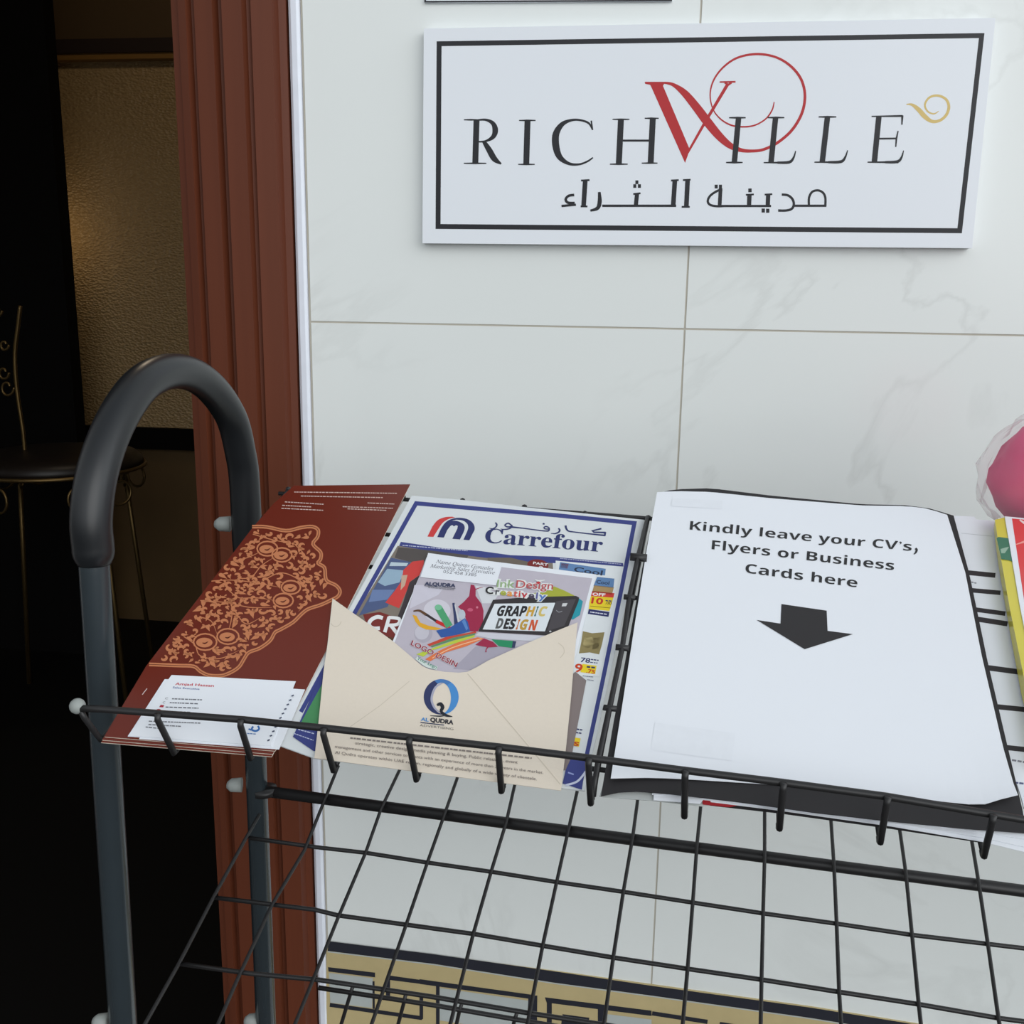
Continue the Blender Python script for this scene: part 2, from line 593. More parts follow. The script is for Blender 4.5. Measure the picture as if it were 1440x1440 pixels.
# room beyond the doorway
YB = 2.6
R = Plane((0, YB, 0), (0, -1, 0))
b = MB(); b.box((-4.2, 0.0, -0.05), (1.2, YB + 0.2, 0.0))
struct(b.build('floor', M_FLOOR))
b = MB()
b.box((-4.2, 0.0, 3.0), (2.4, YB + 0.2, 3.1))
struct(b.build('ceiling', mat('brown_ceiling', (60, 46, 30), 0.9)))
zr0 = R.at((190, 629)).z; zr1 = R.at((190, 600)).z; zp = R.at((170, 78)).z
b = MB()
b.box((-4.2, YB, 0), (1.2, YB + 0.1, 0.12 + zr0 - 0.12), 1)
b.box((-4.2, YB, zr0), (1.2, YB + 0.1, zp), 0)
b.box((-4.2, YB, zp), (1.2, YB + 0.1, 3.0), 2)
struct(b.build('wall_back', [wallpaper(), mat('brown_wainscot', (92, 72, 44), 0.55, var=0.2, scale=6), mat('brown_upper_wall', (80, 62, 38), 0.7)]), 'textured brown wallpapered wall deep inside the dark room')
b = MB(); b.box((-4.2, YB - 0.03, zr0), (1.2, YB, zr1)); 
struct(b.build('trim_2', M_BLACK), 'black dado rail on the wallpapered wall')
b = MB()
b.box((-4.2, YB - 0.05, zp), (1.2, YB, zp + 0.045), 0); b.box((-4.2, YB - 0.04, zp - 0.02), (1.2, YB, zp), 1)
struct(b.build('trim_3', [mat('dark_picture_rail', (38, 24, 18), 0.7), mat('gilt_bead', (130, 96, 48), 0.4)]), 'dark picture rail with gilt lower bead')
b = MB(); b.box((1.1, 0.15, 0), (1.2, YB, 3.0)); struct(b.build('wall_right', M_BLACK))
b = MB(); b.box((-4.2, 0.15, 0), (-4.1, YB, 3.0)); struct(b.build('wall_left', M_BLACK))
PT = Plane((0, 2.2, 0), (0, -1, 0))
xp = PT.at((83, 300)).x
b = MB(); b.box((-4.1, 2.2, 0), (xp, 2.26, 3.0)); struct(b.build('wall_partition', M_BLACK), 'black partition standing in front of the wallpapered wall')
# warm lamp inside, behind the partition
ld = bpy.data.lights.new('warm_lamp', 'POINT'); ld.energy = 0.35; ld.color = (1.0, 0.72, 0.40); ld.shadow_soft_size = 0.06
lo = bpy.data.objects.new('warm_lamp', ld); C.objects.link(lo); lo.location = (xp - 0.25, 2.43, R.at((60, 330)).z)

ld = bpy.data.lights.new('ceiling_lamp', 'POINT'); ld.energy = 8.0; ld.color = (1.0, 0.82, 0.60); ld.shadow_soft_size = 0.08
lo = bpy.data.objects.new('ceiling_lamp', ld); C.objects.link(lo); lo.location = (-1.2, 1.35, 2.75)

# mosaic border on the tiled wall
base = sheet('trim_4', WALL, [(459, 1326), (780, 1366), (1140, 1416), (1500, 1474), (2600, 1652), (2600, 1850), (1500, 1640), (459, 1500)], 0.0016, 0.003,
             mat('tan_mosaic_stone', (196, 178, 132), 0.5, var=0.10, scale=40))
struct(base, 'greek key mosaic border in tan, navy and white along the wall')
pr = Print(WALL, 0.0017)
NAVY = mat('navy_mosaic_stone', (44, 45, 54), 0.4, var=0.12, scale=50)
GREY = mat('white_mosaic_stone', (186, 192, 190), 0.45, var=0.08, scale=30)
a = K(430, 1310, 8); c2 = K(590, 1330, 8); c3 = K(750, 1340, 8)
top_ = a((262, 110)) + [(610, 1342), (780, 1366)] + c3((1340, 372)) + [(1140, 1417), (1500, 1475), (2600, 1653)]
bot_ = a((245, 218)) + [(610, 1355.5), (780, 1382)] + c3((1340, 482)) + [(1140, 1431.5), (1500, 1490), (2600, 1672)]
pr.poly(NAVY, top_ + bot_[::-1])
pr.line(GREY, [(p[0], p[1] + 1) for p in bot_], 1.6)
bx = lambda K_, *p: pr.poly(NAVY, K_(*p))
gx = lambda K_, *p: pr.poly(GREY, K_(*p))
pr.up()
bx(a, (250, 400), (780, 462), (780, 515), (255, 450)); gx(a, (260, 465), (755, 525), (745, 860), (275, 800))
pr.line(NAVY, a((762, 560), (765, 870)), 3); pr.line(NAVY, a((270, 825), (1310, 975)), 5.5)
bx(a, (945, 495), (1440, 565), (1440, 608), (945, 545)); pr.line(NAVY, a((925, 520), (925, 760)), 6); pr.line(NAVY, a((1300, 730), (1300, 985)), 5)
bx(c2, (0, 375), (1260, 550), (1260, 600), (0, 430)); pr.line(NAVY, c2((205, 440), (205, 1100)), 5)
gx(c2, (228, 475), (1225, 618), (1190, 980), (228, 840)); bx(c2, (1225, 560), (1325, 560), (1320, 1100), (1200, 1100))
bx(c3, (130, 500), (1330, 650), (1330, 710), (150, 560)); pr.line(NAVY, c3((180, 540), (180, 900)), 7); bx(c3, (330, 690), (630, 730), (610, 900), (300, 900))
pr.line(NAVY, c3((770, 600), (770, 1000)), 11); gx(c3, (835, 690), (1330, 750), (1330, 950), (820, 900))
pr.line(NAVY, [(917, 1425), (995, 1437)], 6); pr.line(NAVY, [(1012, 1440), (1090, 1452)], 6)
for k in range(10):
    x0 = 1105 + k * 145; y0 = 1454 + k * 23.4
    q = lambda dx, dy: (x0 + dx, y0 + dx * 0.161 + dy)
    pr.poly(GREY, [q(6, 8), q(58, 8), q(58, 60), q(6, 60)])
    pr.line(NAVY, [q(0, 62), q(0, 4), q(64, 4), q(64, 50)], 6)
    pr.line(NAVY, [q(78, 4), q(135, 4), q(135, 60), q(90, 60), q(90, 34), q(112, 34)], 6)
struct(pr.build('mosaic_inlay', base))

# ================================================================== SHOP SIGNS
sg = K(580, 0, 1.6744); s7 = K(880, 60, 3.0)
SO = 0.012
board = sheet('shop_sign', WALL, [(596, 40), (1400, 25), (1367, 349), (594, 342)], SO, 0.0118, M_BOARD)
tag(board, 'large white shop sign with red swirled letter, serif lettering and thick black border', 'sign')
BLK = mat('black_sign_vinyl', (30, 30, 36), 0.4); REDV = mat('red_sign_vinyl', (186, 38, 44), 0.4); GLD = mat('gold_sign_vinyl', (196, 172, 110), 0.35, metal=0.3)
pr = Print(WALL, SO)
pr.line(BLK, [(617.5, 61.5), (1380.5, 50), (1349.5, 324.5), (616, 318.5)], 7.0, closed=True)
pr.build('border_line', board)
pr = Print(WALL, SO); pr.up(2)
def L(pts, w, K_=sg, sm=0):
    s = 1.6744 if K_ is sg else 3.0
    pr.line(BLK, K_(*pts), [1.22 * v / s for v in w] if isinstance(w, (list, tuple)) else 1.22 * w / s, sm)
def serif(x0, x1, y0, y1=None, K_=sg, t=3.4):
    y1 = y0 if y1 is None else y1
    xm = (x0 + x1) / 2
    L([(x0, y0), (xm, (y0 + y1) / 2), (x1, y1)], [t * 0.6, t, t * 0.6], K_)
# R I C H
L([(151, 281), (148, 384)], 11.5); serif(121, 155, 282); serif(121, 174, 384.5)
L([(150, 283), (172, 282), (189, 290), (195, 306), (190, 322), (173, 332), (152, 334)], [3, 4.5, 8, 11, 8.5, 4, 3], sm=6)
L([(168, 333), (180, 352), (193, 374), (209, 386)], [7, 11, 11, 3], sm=5)
L([(271, 284), (268, 387)], 11.5); serif(251, 290, 283.5); serif(249, 288, 387)
L([(423, 304), (415, 290), (396, 283), (374, 283), (352, 293), (338, 316), (338, 345), (347, 370), (368, 385), (392, 387), (412, 380), (425, 371)],
  [2, 4, 4, 5, 9, 13, 13.5, 11, 6, 4, 3.5, 2.5], sm=6)
L([(421, 284), (424, 306)], 3)
L([(491, 281), (486, 386)], 11.5); L([(566, 279), (561, 384)], 11.5); L([(488, 331), (563, 331)], 4)
serif(471, 511, 281); serif(465, 507, 386.5); serif(547, 580, 278.5); serif(540, 577, 384)
# I L L E
q = dict(K_=s7, t=7)
L([(476, 316), (458, 507)], 19, s7); serif(436, 506, 316.5, **q); serif(423, 493, 505.5, **q)
L([(632, 316), (613, 505)], 19, s7); serif(598, 669, 316, **q); L([(582, 506), (690, 506)], [4, 8], s7); L([(640, 506), (690, 504), (708, 485), (717, 456)], [8, 10, 7, 3], s7, 4)
L([(851, 313), (829, 504)], 19, s7); serif(814, 888, 313, **q); L([(796, 504), (905, 504)], [4, 8], s7); L([(855, 504), (908, 502), (926, 483), (936, 454)], [8, 10, 7, 3], s7, 4)
L([(1068, 311), (1049, 503)], 19, s7); L([(1037, 311), (1168, 309)], [4, 7], s7); L([(1167, 307), (1165, 346)], [8, 4], s7)
L([(1055, 405), (1142, 404)], 6, s7); L([(1149, 372), (1142, 404), (1139, 440)], [4, 6, 4], s7)
L([(1020, 504), (1150, 504)], [4, 8], s7); L([(1095, 504), (1145, 502), (1163, 485), (1172, 455)], [8, 10, 7, 3], s7, 4)
pr.build('lettering', board)
# Arabic line
pr = Print(WALL, SO); pr.up(2)
L([(773, 689), (773, 655), (786, 630), (810, 623), (832, 633), (842, 655), (842, 691)], 8, s7, 5); L([(846, 688), (706, 688)], 8, s7)
L([(658, 641), (684, 644), (703, 660), (709, 682), (700, 701), (676, 708), (643, 708)], 8.5, s7, 5)
L([(613, 689), (400, 689)], 8, s7); L([(601, 638), (599, 690)], 15, s7); L([(586, 641), (618, 639)], 6, s7); L([(522, 640), (520, 690)], 15, s7); L([(507, 642), (540, 640)], 6, s7)
L([(573, 708), (587, 708)], 14, s7); L([(592, 709), (606, 709)], 14, s7); L([(517, 623), (531, 623)], 13, s7)
L([(400, 614), (396, 690)], [13, 13], s7); L([(407, 619), (385, 626), (357, 645), (346, 668), (356, 684), (385, 690), (415, 689)], 8, s7, 5)
L([(375, 607), (388, 607)], 13, s7); L([(393, 607), (406, 607)], 13, s7)
L([(648, 423), (645, 487)], 9); L([(637, 424), (655, 423)], 3.5); L([(634, 487), (653, 487)], 3.5)
L([(618, 424), (614, 485)], 9); L([(609, 425), (627, 424)], 3.5); L([(621, 484.5), (447, 484.5)], 4.6)
L([(529, 455), (526, 485)], 8); L([(520, 457), (537, 455)], 3.5)
L([(520, 438), (527, 438)], 7); L([(531, 438), (538, 438)], 7); L([(525, 429), (532, 429)], 7)
L([(440, 452), (441, 474), (436, 490), (419, 496)], [5, 8, 7, 4], sm=5)
L([(407, 424), (403, 486)], 9); L([(397, 425), (417, 424)], 3.5); L([(396, 486), (412, 486)], 3.5)
L([(381, 459), (368, 461), (361, 469), (366, 477), (382, 478)], 5, sm=5); L([(351, 485), (385, 482)], 4.5)
pr.build('arabic_lettering', board)
# red V emblem
pr = Print(WALL, SO); pr.up(1)
pr.poly(REDV, s7((80, 165), (165, 165), (163, 172), (157, 182), (268, 446), (262, 475), (250, 507), (108, 188), (103, 178), (82, 174)))
pr.line(REDV, s7((258, 470), (335, 335), (432, 172)), [3, 4, 4.6]); pr.line(REDV, s7((396, 166), (463, 165)), [2.2, 2.6]); pr.line(REDV, s7((418, 168), (432, 178), (446, 168)), 3)
pr.up(1)
pr.line(REDV, s7((140, 170), (172, 170), (205, 180), (250, 215), (300, 275), (345, 335), (395, 395), (440, 434), (485, 453), (530, 457), (580, 451), (640, 422), (700, 370), (742, 300), (756, 225),
        (740, 155), (695, 98), (630, 60), (550, 48), (470, 64), (410, 105), (370, 160), (356, 220), (368, 280), (400, 322), (445, 348), (495, 355), (545, 348), (590, 322), (617, 285), (626, 250)),
        [v / 3 for v in (6, 10, 16, 30, 36, 38, 34, 26, 17, 13, 12, 12, 12, 12, 11.5, 11.5, 11, 10, 10, 9, 8, 7, 5.5, 5, 6, 7, 7, 6.5, 6, 6, 4)], 6)
pr.build('red_emblem', board)
pr = Print(WALL, SO); pr.up(1)
pr.line(GLD, s7((1184, 260), (1208, 262), (1235, 282), (1262, 312), (1292, 332), (1325, 328), (1352, 305), (1363, 270), (1350, 238), (1315, 223), (1280, 232), (1262, 262), (1274, 290), (1300, 300), (1320, 289)),
        [v / 3 for v in (4, 11, 19, 20, 14, 12, 12, 12, 11, 10, 9, 8, 7, 6, 3)], 6)
pr.build('gold_swirl', board)
# the sign above, only its lower edge in the photograph
SO = 0.003
b2 = sheet('shop_sign', WALL, [(597, -170), (948, -176), (945, 1.5), (597, 3.5)], SO, 0.0028, M_BOARD)
tag(b2, 'white sign with thin black border, above the large sign and mostly cut off', 'sign')
pr = Print(WALL, SO)
pr.line(BLK, [(598, -169), (947, -175), (944, 0.6), (598, 2.4)], 2.4, closed=True)
pr.build('border_line', b2)

# ================================================================== DISPLAY RACK
YF, YBK = -0.43, -0.20
FP = Plane((0, YF, 0), (0, -1, 0)); BP = Plane((0, YBK, 0), (0, -1, 0))
def down_line(a, b_):
    d = (b_ - a); t = (0.0 - a.z) / d.z
    return a + d * t
F_top, F_bot = FP.at((133, 804)), FP.at((173, 1440))
B_top, B_bot = BP.at((345, 690)), BP.at((374, 1440))
F_gnd, B_gnd = down_line(F_top, F_bot), down_line(B_top, B_bot)
rack = empty('display_rack', (F_gnd + B_gnd) / 2)
tag(rack, 'black wire literature rack with tubular side frame and sloping trays', 'rack')
fb = B_top - F_top
ARCH = Plane(F_top, Vector((fb.y, -fb.x, 0)))
RT = 0.0094
arch = [(131, 770), (128, 733), (133.5, 680), (147, 630), (167, 585), (192, 548), (215, 530), (241, 522), (267, 525.5), (291, 540), (312, 564), (328, 594), (338, 636), (344, 680)]
apts = [ARCH.at(p) for p in arch]
full = [F_gnd, F_top] + apts + [B_top, B_gnd]
sp = [F_gnd] + [Vector(p) for p in spline([tuple(p) for p in [F_top] + apts + [B_top]], 4)] + [B_gnd]
b = MB(); b.tube(sp, RT, 16)
side = b.build('side_frame', M_TUBE, rack, True)
g = [Vector(p) for p in spline([tuple(p) for p in [F_top.lerp(apts[0], 0.3)] + apts + [B_top.lerp(B_gnd, 0.06)]], 5)]
b = MB(); b.tube(g, [RT + 0.0006, 0.0106, 0.0116, 0.0123] + [0.0127] * (len(g) - 6) + [0.0120, RT + 0.0006], 20)
GRIP = b.build('handle_grip', M_GRIP, rack, True)
for pl, p in ((BP, (327, 737)), (BP, (343, 1104)), (BP, (366, 1435)), (FP, (155, 1436))):
    c = pl.at(p); b = MB()
    k = 0.8 if pl is FP else 1.0
    b.tube([c + Vector((-0.0145, -0.002, 0)) * k, c + Vector((-0.011, -0.002, 0)) * k, c + Vector((-0.002, 0, 0))], [0.0035 * k, 0.0062 * k, 0.0068 * k], 12)
    b.build('bolt', M_CAP, rack, True)
CB = Plane(BP.at((372, 1112)), Vector((RX.y, -RX.x, 0)))
b = MB(); b.tube([CB.at((368, 1112)), CB.at((1440, 1253)), CB.at((1620, 1277)), CB.at((1620, 1277)) + RX * 0.30], 0.0052, 12)
b.tube([CB.at((372, 1108)), CB.at((373, 1116))], 0.0110, 14)
b.build('cross_bar', M_WIRE, rack, True)

SPAN = (CB.at((1620, 1277)) + RX * 0.30 - CB.at((372, 1112))).length
for src in (side, GRIP):
    o2 = src.copy(); C.objects.link(o2); o2.parent = rack
    o2.location = src.location + RX * SPAN - Vector((0, 0, (RX * SPAN).z))
    WLOC[o2.name] = WLOC[src.name] + RX * SPAN

# --- upper tray
WR = 0.0016
hook_top = [(142, 997), (226, 1003.5), (342, 1012), (458, 1024), (578, 1037), (703, 1050.5), (829, 1066), (964, 1083.5), (1101, 1100.5), (1246.5, 1120), (1394, 1145), (1550, 1171)]
hook_bot = [(143, 1041), (249, 1053), (356, 1060), (472, 1077), (588, 1090), (707, 1106), (832, 1123), (963, 1141), (1096, 1158), (1237, 1177), (1382, 1196), (1532, 1218)]
wire_top = [(405, 690), (482, 695), (566, 700), (650, 706), (737, 715), (822, 724), (911, 730), (1000, 741), (1090, 751), (1182, 761), (1276, 771), (1372, 781)]
OFFW = -WR
b = MB()
for i in range(len(hook_bot)):
    w0, w1 = TRAY.at(hook_bot[i], OFFW), TRAY.at(wire_top[i], OFFW)
    b.tube([w0, w1], WR, 8)
    b.ball(TRAY.at((wire_top[i][0] + 0.5, wire_top[i][1] - 1.5), OFFW), 0.0024, 8)
crosses = [[(392, 694), (480, 697), (620, 705.5), (737, 715.5), (911, 729), (1100, 750), (1372, 783)],
           [(368, 728), (546, 752), (897, 784), (1390, 829)], [(338, 770), (520, 797), (885, 840), (1400, 890)],
           [(280, 846), (875, 911), (1420, 972)], [(215, 935), (857, 996), (1470, 1066)], [(166, 1008), (370, 1026), (600, 1056), (842, 1082), (1098, 1118), (1376, 1154), (1522, 1174)]]
EXT = 0.36
for k in range(1, 8):
    d = RX * 0.05 * k
    b.tube([TRAY.at(hook_bot[-1], OFFW) + d, TRAY.at(hook_bot[-1], OFFW) + d + (TRAY.at(wire_top[-1], OFFW) - TRAY.at(hook_bot[-1], OFFW))], WR, 8)
for c in crosses:
    q3 = [TRAY.at(p, OFFW - 0.0026) for p in c]
    b.tube(q3 + [TRAY.at(hook_bot[-1], OFFW - 0.0026) + RX * EXT + RS * (q3[-1] - TRAY.at(hook_bot[-1], OFFW - 0.0026)).dot(RS)], WR, 8)
tray = b.build('document_tray', M_WIRE, rack, True)
RAIL = 0.024
b = MB(); b.tube([TRAY.at(p, RAIL) for p in [(110, 996)] + hook_top] + [TRAY.at(hook_top[-1], RAIL) + RX * EXT], 0.0021, 10)
b.tube([TRAY.at((112, 996), RAIL), TRAY.at((119, 1010), RAIL * 0.75), TRAY.at((137, 1034), 0.003), TRAY.at((143, 1041), OFFW)], 0.0017, 8)
b.build('front_rail', M_WIRE, tray, True)
b = MB(); b.ball(TRAY.at((109, 993), RAIL), 0.0046, 14); b.build('end_cap', M_CAP, tray, True)
for i in range(1, len(hook_top)):
    t0, q = hook_top[i], hook_bot[i]
    A = TRAY.at((t0[0], t0[1] + 1), RAIL - 0.0003)
    Bq = TRAY.at(q, OFFW)
    if i in (6,):
        q = (832, 1120)
    b = MB()
    tip = A + RN * 0.003
    front = (A - Bq)
    b.tube([tip - RS * 0.002, A - RS * 0.0038, A.lerp(Bq, 0.5) - RS * 0.0036, Bq - RS * 0.0034, Bq], 0.0019, 8)
    b.build('hook', M_WIRE, tray, True)
b = MB()
dv = [(911, 727), (897, 784), (885, 840), (875, 911), (857, 996), (842, 1066), (838, 1090)]
b.tube([TRAY.at(p, 0.008 if 0 < i < 6 else 0.004) for i, p in enumerate(dv)] + [TRAY.at((834, 1120), 0.0)], 0.0017, 8)
for p, k in (((899, 784), 1.5), ((886, 840), 1.0), ((876, 911), 1.1), ((859, 996), 1.0)):
    c = TRAY.at(p, 0.008)
    b.tube([c - RX * 0.0042 * k, c + RX * 0.0035 * k], 0.0019 * k, 8)
b.build('divider', M_WIRE, tray, True)

# --- lower mesh shelf
SHELF = Plane(CB.at((860, 1177)) + RN * 0.0072, RN)
z8 = K(400, 1080, 1.3846)
vert = [[(365, 1145), (345, 1180), (300, 1262), (251, 1356), (206, 1436), (180, 1480)],
        z8((105, -4), (39, 160), (-24, 266), (-91, 410), (-130, 500))]
vert += [z8(*p) for p in ([(226, 0), (188, 80), (158, 165), (105, 290), (60, 402), (20, 500)], [(337, 18), (310, 95), (278, 185), (237, 305), (170, 498)],
         [(449, 30), (432, 105), (403, 200), (368, 322), (320, 510)], [(570, 45), (553, 120), (530, 222), (503, 345), (470, 515)], [(688, 60), (678, 135), (660, 240), (640, 370), (620, 515)],
         [(811, 70), (803, 152), (795, 262), (785, 390), (774, 515)], [(935, 85), (935, 172), (932, 282), (929, 410), (927, 515)], [(1064, 100), (1070, 190), (1075, 300), (1080, 435), (1085, 515)],
         [(1198, 120), (1210, 205), (1222, 325), (1235, 460), (1241, 515)], [(1338, 140), (1352, 225), (1370, 345), (1390, 485), (1395, 515)], [(1488, 155), (1505, 250), (1530, 370), (1552, 515)])]
b = MB()
for v in vert:
    q3 = [SHELF.at(p) for p in v]
    b.tube(q3 + [q3[-1] - RS * 0.09], 0.00155, 8)
for k in range(1, 8):
    b.tube([q3[0] + RX * 0.05 * k, q3[-1] - RS * 0.09 + RX * 0.05 * k], 0.00155, 8)
hor = [z8((-69, 136), (60, 154), (158, 165), (278, 184), (403, 202), (530, 222), (660, 241), (795, 262), (932, 283), (1075, 303), (1222, 325), (1440, 351), (1530, 365)),
       z8((-138, 252), (60, 276), (105, 287), (237, 305), (368, 323), (503, 346), (640, 369), (785, 391), (929, 412), (1080, 436), (1235, 460), (1390, 487), (1550, 508)),
       [(251, 1355), (352, 1369), (449, 1378), (610, 1402), (740, 1424), (900, 1449)]]
for v in hor:
    q4 = [SHELF.at(p, -0.003) for p in v]
    b.tube(q4 + [q3[0] + RX * 0.36 + RS * (q4[-1] - q3[0]).dot(RS) - RN * 0.003], 0.0018, 8)
q5 = SHELF.at(vert[0][-1]) - RS * 0.07
b.tube([q5 - RN * 0.003, q5 + RX * ((q3[0] - q5).dot(RX) + 0.36) - RN * 0.003], 0.0018, 8)
b.build('wire_shelf', M_WIRE, rack, True)
# --- lowest tray, seen through the shelf
LOW = Plane((0, -0.12, 0), (0, -1, 0))
b = MB(); b.tube([LOW.at(p) for p in ((448, 1389), (610, 1413.5), (740, 1436), (900, 1463), (1300, 1530))], 0.0024, 8); b.tube([LOW.at(p) for p in ((430, 1466), (610, 1487), (740, 1507), (900, 1532), (1300, 1595))], 0.0024, 8)
lowt = b.build('bottom_tray', M_WIRE, rack, True)
for pts in ([(497, 1384), (493, 1397), (480, 1440), (472, 1466)], [(571, 1396), (568, 1410), (560, 1440), (553, 1470)], [(650, 1409), (646, 1422), (642, 1440), (637, 1475)], [(728, 1421), (724, 1433), (721, 1445), (716, 1480)]):
    b = MB(); b.tube([LOW.at(p) for p in pts], 0.0020, 8); b.build('hook', M_WIRE, lowt, True)

# ================================================================== PAPERS IN THE TRAY
z4 = K(80, 660, 2.6667); z5 = K(430, 680, 2.88); z6 = K(830, 660, 2.3607)
# --- maroon folded leaflets, three in a stack
left = [(147, 1036), (209, 932), (283, 836), (356, 741), (384, 709), (413, 683)]
def brochure(dx, dy, off, label):
    o = [(x + dx, y + dy) for x, y in left] + [(577 + dx, 681 + dy), (387 + dx, 1056 + dy)]
    s = sheet('leaflet', TRAY, o, off, 0.0006, M_RED, edge=M_CREAM)
    return tag(s, label, 'leaflet', 'maroon leaflets at the left of the tray')
brochure(-5, 8, 0.0009, 'lowest maroon leaflet, only its bottom edge showing under the stack')
brochure(-3.5, 4.5, 0.0016, 'second maroon leaflet, its edge showing under the topmost one')
bro = brochure(0, 0, 0.0023, 'topmost maroon leaflet with tan arabesque ornament, under the white business cards')
TAN = ink((196, 124, 84), 0.4); DKR = ink((92, 34, 20), 0.4)
pr = Print(TRAY, 0.0023)
kb = K(200, 720, 5.143)
outl = [(795, 106), (900, 108), (1040, 135), (1150, 112), (1230, 106), (1272, 130), (1268, 180), (1235, 232), (1290, 290), (1290, 340), (1272, 370), (1318, 402), (1325, 470), (1342, 502), (1400, 530),
        (1430, 570), (1415, 610), (1360, 640), (1290, 672), (1200, 702), (1150, 740), (1090, 798), (1000, 850), (960, 872), (925, 930), (850, 985), (772, 1015), (738, 1060), (700, 1120), (640, 1160),
        (570, 1184), (480, 1180), (420, 1152), (370, 1116), (250, 1110), (50, 1102)]
pr.line(TAN, kb(*outl), 26 / 5.143, 4)
pr.up(); pr.line(DKR, kb(*outl), 4 / 5.143, 4); pr.lay -= 1
poly_in = outl + [(50, 1102), (420, 600), (795, 106)]
def inside(x, y, poly):
    r = False
    for i in range(len(poly)):
        x1, y1 = poly[i]; x2, y2 = poly[i - 1]
        if (y1 > y) != (y2 > y) and x < (x2 - x1) * (y - y1) / (y2 - y1) + x1:
            r = not r
    return r
rb = random.Random(11)
def dist_edge(x, y):
    d = 1e9
    for i in range(len(poly_in)):
        ax, ay = poly_in[i]; bx_, by = poly_in[i - 1]
        vx, vy = bx_ - ax, by - ay
        t = max(0, min(1, ((x - ax) * vx + (y - ay) * vy) / max(1e-6, vx * vx + vy * vy)))
        d = min(d, math.hypot(x - ax - vx * t, y - ay - vy * t))
    return d
def scroll(cx, cy, r, a0, turn, wd):
    pts = []; ws = []
    for k in range(12):
        t = k / 11
        a = a0 + turn * 4.6 * t
        rr = r * (1.0 - 0.8 * t)
        # foreshortened sheet: the ornament is squashed along the slope
        pts.append((cx + rr * math.cos(a) * 1.15, cy + rr * math.sin(a) * 0.82)); ws.append(wd * (0.5 + 0.9 * math.sin(PI * min(1, t * 1.1 + 0.05))) * 1.3 / 5.143)
    pr.line(TAN, kb(*pts), [max(0.2, w) for w in ws])
def leaf(cx, cy, ln, a, fat):
    p = []
    for k in range(13):
        t = 2 * PI * k / 12
        x = ln * math.cos(t); y = fat * math.sin(t) * (1 - math.cos(t)) * 0.6
        x, y = x * math.cos(a) - y * math.sin(a), x * math.sin(a) + y * math.cos(a)
        p.append((cx + x * 1.1, cy + y * 0.85))
    pr.poly(TAN, kb(*p[:-1]))
flowers = [(905, 265, 62), (1010, 310, 60), (1075, 545, 58), (1020, 640, 60), (455, 940, 70), (620, 900, 66)]
for cx, cy, r in flowers:
    pr.line(TAN, kb(*[(cx + r * 1.2 * math.cos(t), cy + r * 0.85 * math.sin(t)) for t in [2 * PI * k / 16 for k in range(16)]]), 11 / 5.143, closed=True)
    pr.ell(TAN, kb((cx - 6, cy + 4))[0], r * 0.85 / 5.143, r * 0.5 / 5.143)
    pr.up(); pr.line(DKR, kb((cx - 20, cy + 6), (cx, cy + 10), (cx + 22, cy - 4)), [1, 2, 0.6], 4); pr.lay -= 1
for st in ([(500, 500), (620, 492), (740, 500), (860, 520), (1000, 545)], [(420, 640), (560, 650), (640, 660), (780, 690), (940, 690)], [(640, 640), (650, 720), (640, 800), (625, 850)],
           [(620, 560), (700, 620), (820, 620), (960, 640)], [(700, 480), (790, 470), (860, 390), (950, 330)], [(640, 360), (760, 330), (850, 290)], [(420, 760), (500, 790), (540, 880)],
           [(660, 680), (700, 760), (760, 810), (860, 760)], [(900, 480), (1000, 440), (1100, 470), (1180, 540), (1190, 640), (1130, 720)], [(300, 900), (380, 960), (420, 1040), (560, 1060), (700, 1000)],
           [(1100, 230), (1180, 320), (1190, 420)], [(800, 160), (940, 200), (1090, 230)]):
    pr.line(TAN, kb(*st), [7 / 5.143] * (len(st) - 1) + [2 / 5.143], 5)
placed = []
for _ in range(2600):
    x = rb.uniform(80, 1400); y = rb.uniform(125, 1160)
    r = rb.choice((20, 24, 28, 34))
    if not inside(x, y, poly_in) or dist_edge(x, y) < 24 + r * 0.55:
        continue
    if any(math.hypot(x - a, (y - c) * 1.2) < (r + d) * 0.72 for a, c, d in placed) or any(math.hypot(x - a, y - c) < d * 1.15 + r * 0.5 for a, c, d in flowers):
        continue
    placed.append((x, y, r))
    k = rb.random()
    if k < 0.6:
        scroll(x, y, r, rb.uniform(0, 6.28), rb.choice((-1, 1)), 11)
    else:
        leaf(x, y, r * 1.05, rb.uniform(0, 3.14), r * 0.62)
        leaf(x + r * 0.4, y - r * 0.6, r * 0.6, rb.uniform(0, 3.14), r * 0.36)
pr.build('ornament', bro)
pr = Print(TRAY, 0.0023)
PALE = (206, 178, 168)
for A, B_ in (((890, 85), (1275, 90)), ((915, 100), (1222, 106)), ((855, 122), (1000, 131)), ((845, 135), (955, 141)), ((842, 146), (1002, 154)), ((1165, 126), (1265, 130)), ((1072, 140), (1260, 146)), ((1090, 148), (1235, 154))):
    A, B_ = z4(A, B_)
    pr.dashes(PALE, A, B_, 1.3, seed=int(A[0] * 7 + A[1]))
pr.line((220, 200, 195), z4((320, 845), (338, 822)), 1.0)
pr.build('small_print', bro)

